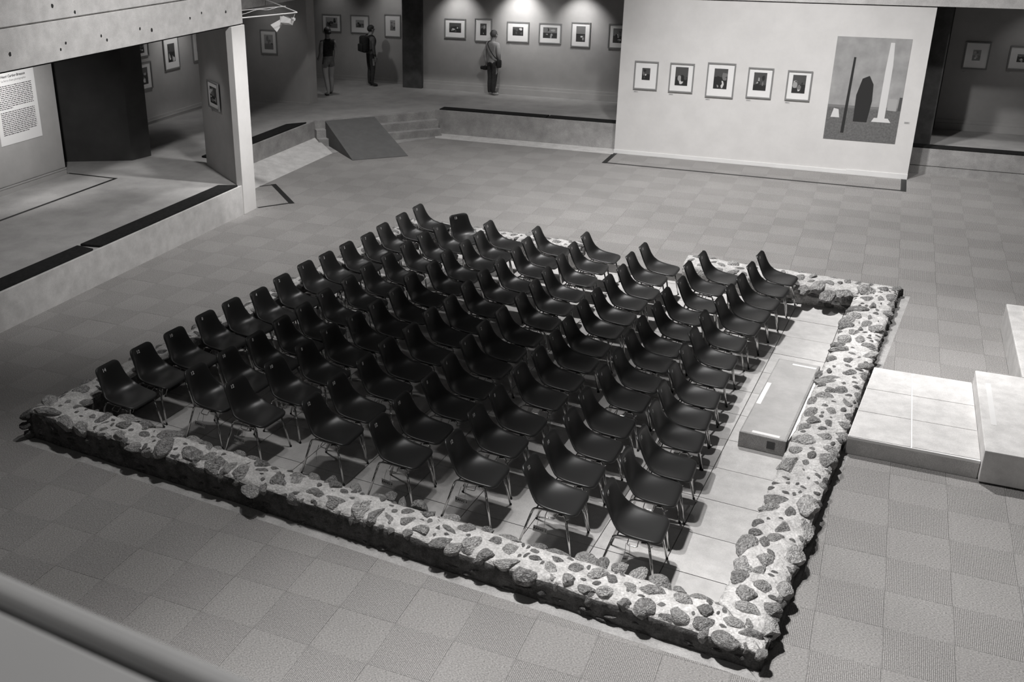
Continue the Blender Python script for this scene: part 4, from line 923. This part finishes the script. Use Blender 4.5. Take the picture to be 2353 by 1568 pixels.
# ================================================================ PEOPLE
def person(name, loc, rz, H, J, rad, cols, label, hair, hair_mat, extra_bands=None):
    """J: joints in units of body height, x = own left(+)/right(-), y = forward(-y faces forward -> we use +y forward), z up"""
    root = empty('person', loc, rz, label, 'person')
    verts = []; edges = []; rr = []
    idx = {}
    def V(k, p, r): idx[k] = len(verts); verts.append(Vector(p)*H); rr.append(r*H); return idx[k]
    def E(a, b): edges.append((idx[a], idx[b]))
    for k, p in J.items(): V(k, p, rad[k[2:] if k[:2] in ('l_','r_') else k])
    chain = [('pelvis','waist'),('waist','chest'),('chest','neck0'),('neck0','neck'),('neck','jaw'),('jaw','head'),('head','crown'),('head','nose')]
    for a, b in chain: E(a, b)
    for s in ('l_','r_'):
        E('pelvis', s+'hip'); E(s+'hip', s+'thigh'); E(s+'thigh', s+'knee'); E(s+'knee', s+'calf'); E(s+'calf', s+'ankle'); E(s+'ankle', s+'ball'); E(s+'ball', s+'toe')
        E('chest', s+'shoulder'); E(s+'shoulder', s+'uparm'); E(s+'uparm', s+'elbow'); E(s+'elbow', s+'wrist'); E(s+'wrist', s+'palm')
        # fingers: four from the end of the palm, the thumb from its side
        w_ = Vector(J[s+'wrist']); p_ = Vector(J[s+'palm']); d = (p_-w_).normalized(); fwd = Vector((0,1,0)); sd = (fwd-d*fwd.dot(d)).normalized(); nn = d.cross(sd)
        if s == 'r_': nn = -nn
        for q, (o_, ln) in enumerate(((.0165,.040),(.0055,.046),(-.0055,.043),(-.0165,.034))):
            a = V(s+'f%da' % q, p_+d*.012+sd*o_, .0052); b = V(s+'f%db' % q, p_+d*(.012+ln*.55)+sd*o_*1.1-nn*.003, .0047); c = V(s+'f%dc' % q, p_+d*(.010+ln)+sd*o_*1.1-nn*.011, .0038)
            edges.extend([(idx[s+'palm'],a),(a,b),(b,c)])
        a = V(s+'t0', w_.lerp(p_,.55)+sd*.018, .0058); b = V(s+'t1', w_.lerp(p_,.9)+sd*.031, .0052); c = V(s+'t2', p_+d*.018+sd*.033-nn*.006, .0042)
        edges.extend([(idx[s+'palm'],a),(a,b),(b,c)])
    me = bpy.data.meshes.new('body'); me.from_pydata(verts, edges, []); me.update()
    o = bpy.data.objects.new('body', me); C.objects.link(o)
    md = o.modifiers.new('skin', 'SKIN'); md.use_smooth_shade = True; md.branch_smoothing = .3
    sk = me.skin_vertices[0].data
    flat = {'pelvis':(1.0,.72),'waist':(1.0,.72),'chest':(1.0,.68),'neck0':(1,.8),'head':(.86,1.0),'jaw':(.86,1.0),'crown':(.86,1.0)}
    for i, r in enumerate(rr): sk[i].radius = (r, r); sk[i].use_root = False
    for k, (a, b) in flat.items(): sk[idx[k]].radius = (rr[idx[k]]*a, rr[idx[k]]*b)
    sk[idx['pelvis']].use_root = True
    sb = o.modifiers.new('sub', 'SUBSURF'); sb.levels = 2; sb.render_levels = 2
    dg = bpy.context.evaluated_depsgraph_get(); m2 = bpy.data.meshes.new_from_object(o.evaluated_get(dg)); bpy.data.objects.remove(o)
    m2.materials.clear()
    for c in cols['mats']: m2.materials.append(c)
    fm = []
    for p in m2.polygons:
        c = sum((m2.vertices[v].co for v in p.vertices), Vector())/len(p.vertices)/H
        fm.append(cols['fn'](c))
    m2.polygons.foreach_set('material_index', fm); m2.polygons.foreach_set('use_smooth', [True]*len(fm)); m2.name = 'body'
    mn = min(v.co.z for v in m2.vertices)
    for v in m2.vertices: v.co.z -= mn
    b = from_mesh('body', m2, root)
    # hair: a cap over the skull
    hd = Vector(J['head'])*H; bm = bmesh.new(); bmesh.ops.create_icosphere(bm, subdivisions=3, radius=1)
    for v in bm.verts:
        p = v.co; q = Vector((p.x*.052, p.y*.064, p.z*.060))*(1+.05*mnoise.noise(p*3))
        v.co = hd*1.0+Vector((0,-.009*H,.016*H))+q*H
        v.co.z -= mn
    cut = [v for v in bm.verts if (v.co.y-hd.y) > .030*H and (v.co.z+mn-hd.z) < .030*H or (v.co.z+mn-hd.z) < -.036*H*hair.get('len',1)]
    bmesh.ops.delete(bm, geom=cut, context='VERTS')
    hm = bpy.data.meshes.new('hair'); bm.to_mesh(hm); bm.free(); hm.materials.append(hair_mat); hm.polygons.foreach_set('use_smooth', [True]*len(hm.polygons))
    ho = from_mesh('hair', hm, root); sm = ho.modifiers.new('solid', 'SOLIDIFY'); sm.thickness = .012*H; sm.offset = -1
    if hair.get('bun'):
        bm = bmesh.new(); bmesh.ops.create_icosphere(bm, subdivisions=2, radius=.026*H); hm = bpy.data.meshes.new('hair_bun'); bm.to_mesh(hm); bm.free(); hm.materials.append(hair_mat)
        hm.polygons.foreach_set('use_smooth', [True]*len(hm.polygons)); from_mesh('hair_bun', hm, root, hd+Vector((0,-.072*H,-.004*H-mn)))
    # ears and eyes
    for s in (-1,1):
        bm = bmesh.new(); bmesh.ops.create_icosphere(bm, subdivisions=2, radius=1)
        for v in bm.verts: v.co = Vector((v.co.x*.006, v.co.y*.011, v.co.z*.018))*H
        em = bpy.data.meshes.new('ear'); bm.to_mesh(em); bm.free(); em.materials.append(cols['mats'][0]); from_mesh('ear', em, root, hd+Vector((s*.050*H, -.002*H, -.006*H-mn)))
        bm = bmesh.new(); bmesh.ops.create_icosphere(bm, subdivisions=2, radius=.0075*H); em = bpy.data.meshes.new('eye'); bm.to_mesh(em); bm.free(); em.materials.append(MT['dark']); from_mesh('eye', em, root, hd+Vector((s*.019*H, .052*H, .002*H-mn)))
    bm = bmesh.new(); bmesh.ops.create_icosphere(bm, subdivisions=2, radius=1)
    for v in bm.verts: v.co = Vector((v.co.x*.016, v.co.y*.006, v.co.z*.004))*H
    em = bpy.data.meshes.new('mouth'); bm.to_mesh(em); bm.free(); em.materials.append(cols['mats'][1]); from_mesh('mouth', em, root, hd+Vector((0, .050*H, -.036*H-mn)))
    return root, mn
RAD = dict(pelvis=.098,waist=.080,chest=.098,neck0=.055,neck=.036,jaw=.043,head=.056,crown=.038,nose=.010,hip=.062,thigh=.056,knee=.040,calf=.038,ankle=.024,ball=.026,toe=.018,
           shoulder=.043,uparm=.036,elbow=.029,wrist=.0185,palm=.019)
def joints(**kw):
    J = dict(pelvis=(0,0,.525),waist=(0,.004,.61),chest=(0,0,.725),neck0=(0,-.006,.815),neck=(0,0,.848),jaw=(0,.014,.885),head=(0,.004,.928),crown=(0,-.004,.968),nose=(0,.066,.912))
    for s, q in (('l_',1),('r_',-1)):
        J.update({s+'hip':(q*.052,0,.50),s+'thigh':(q*.056,.004,.40),s+'knee':(q*.057,.008,.28),s+'calf':(q*.058,-.004,.19),s+'ankle':(q*.058,-.012,.048),s+'ball':(q*.064,.060,.022),s+'toe':(q*.068,.088,.018),
                  s+'shoulder':(q*.100,-.002,.795),s+'uparm':(q*.118,-.004,.72),s+'elbow':(q*.130,-.008,.63),s+'wrist':(q*.132,.02,.495),s+'palm':(q*.131,.028,.455)})
    J.update(kw); return J
skin_m = noise_mat('skin', .30, .34, 10, 3, .6); hair_d = noise_mat('dark_hair', .015, .04, 30, 4, .6); hair_g = noise_mat('grey_hair', .06, .12, 30, 4, .6)
lip_m = nmat('lips', .18, .5)[0]
c_black = noise_mat('black_cloth', .015, .03, 25, 4, .9, .3, 60, .004); c_mid = noise_mat('grey_cloth', .10, .15, 20, 4, .9, .3, 60, .004)
c_light = noise_mat('pale_shirt', .34, .46, 14, 5, .9, .4, 40, .006); c_dark = noise_mat('dark_trousers', .03, .05, 20, 4, .9, .3, 50, .004); shoe_w = nmat('pale_shoe', .5, .6)[0]
G = UF-.004
# woman at the left: strides left, head in profile, dark vest and shorts, one arm forward
def f1(c):
    if c.z > .835: return 0
    if abs(c.x) > .095 and c.z < .80: return 0
    if c.z > .59: return 2
    if c.z > .42: return 3
    return 0 if c.z > .03 else 4
Jw = joints(l_wrist=(.135,.055,.50), l_palm=(.133,.070,.462), r_elbow=(-.135,-.03,.635), r_wrist=(-.125,.06,.545), r_palm=(-.118,.095,.53),
            l_knee=(.060,.035,.28), l_calf=(.06,.02,.19), l_ankle=(.062,.035,.048), l_ball=(.066,.105,.022), l_toe=(.068,.132,.018),
            r_knee=(-.058,-.020,.28), r_calf=(-.058,-.05,.19), r_ankle=(-.058,-.085,.052), r_ball=(-.062,-.015,.022), r_toe=(-.064,.012,.018),
            head=(.006,.014,.928), jaw=(.01,.026,.885), nose=(.03,.074,.912))
wm, _ = person('person', (-13.05,13.42,G), math.radians(58), 1.70, Jw, RAD, dict(mats=[skin_m, lip_m, c_black, c_mid, c_dark], fn=f1),
    'person with hair in a bun, dark vest and shorts, striding left in the dark corner', dict(bun=True), hair_d)
# man with backpack
def f2(c):
    if c.z > .83: return 0
    if abs(c.x) > .10 and c.z < .50: return 0
    if c.z > .545: return 2
    if c.z > .04: return 3
    return 4
mm_, _ = person('person', (-12.62,14.98,G), math.radians(-38), 1.60, joints(head=(-.004,.02,.924), jaw=(-.004,.03,.882), nose=(-.006,.082,.905)), {**RAD, 'waist':.092,'pelvis':.10}, dict(mats=[skin_m, lip_m, c_mid, c_dark, c_dark], fn=f2),
    'person with a dark backpack, dark trousers and short hair, facing pictures in the dark corner', dict(len=.8), hair_d)
bp_ = empty('backpack', (-12.62,14.98,G), math.radians(-38), 'black backpack worn by the person in the dark corner', 'bag')
def rounded(nm, x0,x1,y0,y1,z0,z1, mat, par, bev=.04):
    o = MB().box(x0,x1,y0,y1,z0,z1).build(nm, mat, par, True)
    bm = bmesh.new(); bm.from_mesh(o.data); bmesh.ops.bevel(bm, geom=bm.edges[:], offset=bev, segments=3, affect='EDGES', profile=.5); bm.to_mesh(o.data); bm.free()
    o.data.polygons.foreach_set('use_smooth', [True]*len(o.data.polygons)); return o
rounded('pack_body', -.15,.15,-.28,-.10,.90,1.33, c_black, bp_, .06)
rounded('front_pocket', -.12,.12,-.33,-.26,.93,1.13, c_black, bp_, .03)
for s in (-1,1): MB().tube(smooth_path([(s*.09,-.12,1.30),(s*.10,-.04,1.345),(s*.10,.06,1.30),(s*.11,.10,1.18),(s*.14,.03,1.02),(s*.13,-.12,.95)],4), .014, 6).build('shoulder_strap', c_black, bp_, True)
# older visitor at the spotlit wall: pale shirt, dark trousers, crossbody bag, camera in the left hand
def f3(c):
    if c.z > .835: return 0
    if abs(c.x) > .09 and c.z < .515: return 0
    if c.z > .515: return 2
    if c.z > .045: return 3
    return 4
Je = joints(l_elbow=(.150,-.02,.635), l_wrist=(.135,.0,.50), l_palm=(.130,.01,.458), r_elbow=(-.125,.0,.63), r_wrist=(-.105,.055,.53), r_palm=(-.092,.075,.505),
            l_hip=(.045,0,.5), r_hip=(-.045,0,.5), l_knee=(.042,.008,.28), r_knee=(-.042,.008,.28), l_ankle=(.040,-.012,.048), r_ankle=(-.038,-.012,.048), l_calf=(.042,-.004,.19), r_calf=(-.04,-.004,.19),
            l_ball=(.05,.058,.022), l_toe=(.055,.085,.018), r_ball=(-.06,.052,.022), r_toe=(-.075,.078,.018), l_thigh=(.047,.004,.40), r_thigh=(-.047,.004,.40), head=(-.01,.012,.926), jaw=(-.012,.022,.884), nose=(-.024,.074,.91))
Je = {k:((-v[0],v[1],v[2])) for k, v in Je.items()}
eo, _ = person('person', (-9.17,14.93,G), math.radians(-24), 1.62, Je, {**RAD,'waist':.088,'chest':.104,'uparm':.040,'elbow':.034,'ankle':.032,'calf':.044,'knee':.046}, dict(mats=[skin_m, lip_m, c_light, c_dark, shoe_w], fn=f3),
    'person in a pale shirt and dark trousers looking at the spotlit back wall', dict(len=.9), hair_g)
bg = empty('shoulder_bag', (-9.17,14.93,G), math.radians(-24), 'small dark shoulder bag on a long strap, worn by the person in the pale shirt', 'bag')
rounded('bag_body', .165,.235,-.05,.10,.70,.90, c_black, bg, .03)
MB().tube(smooth_path([(.20,.0,.89),(.165,-.12,1.0),(.04,-.150,1.16),(-.07,-.11,1.30),(-.085,.0,1.345),(-.04,.11,1.28),(.09,.15,1.10),(.18,.10,.95),(.20,.06,.89)],5), .010, 6).build('strap', c_black, bg, True)
cm = empty('camera', (-9.17,14.93,G), math.radians(-24), 'dark camera with short lens held by the person in the pale shirt', 'camera')
rounded('camera_body', -.30,-.19,-.05,.03,.61,.71, c_black, cm, .015)
MB().tube([(-.295,-.01,.66),(-.375,-.01,.655)], [.042,.045], 14).build('lens', c_black, cm, True)
MB().tube(smooth_path([(-.22,-.03,.705),(-.20,-.03,.78),(-.215,.02,.83),(-.235,.03,.77),(-.27,.0,.705)],4), .006, 6).build('wrist_strap', c_black, cm, True)
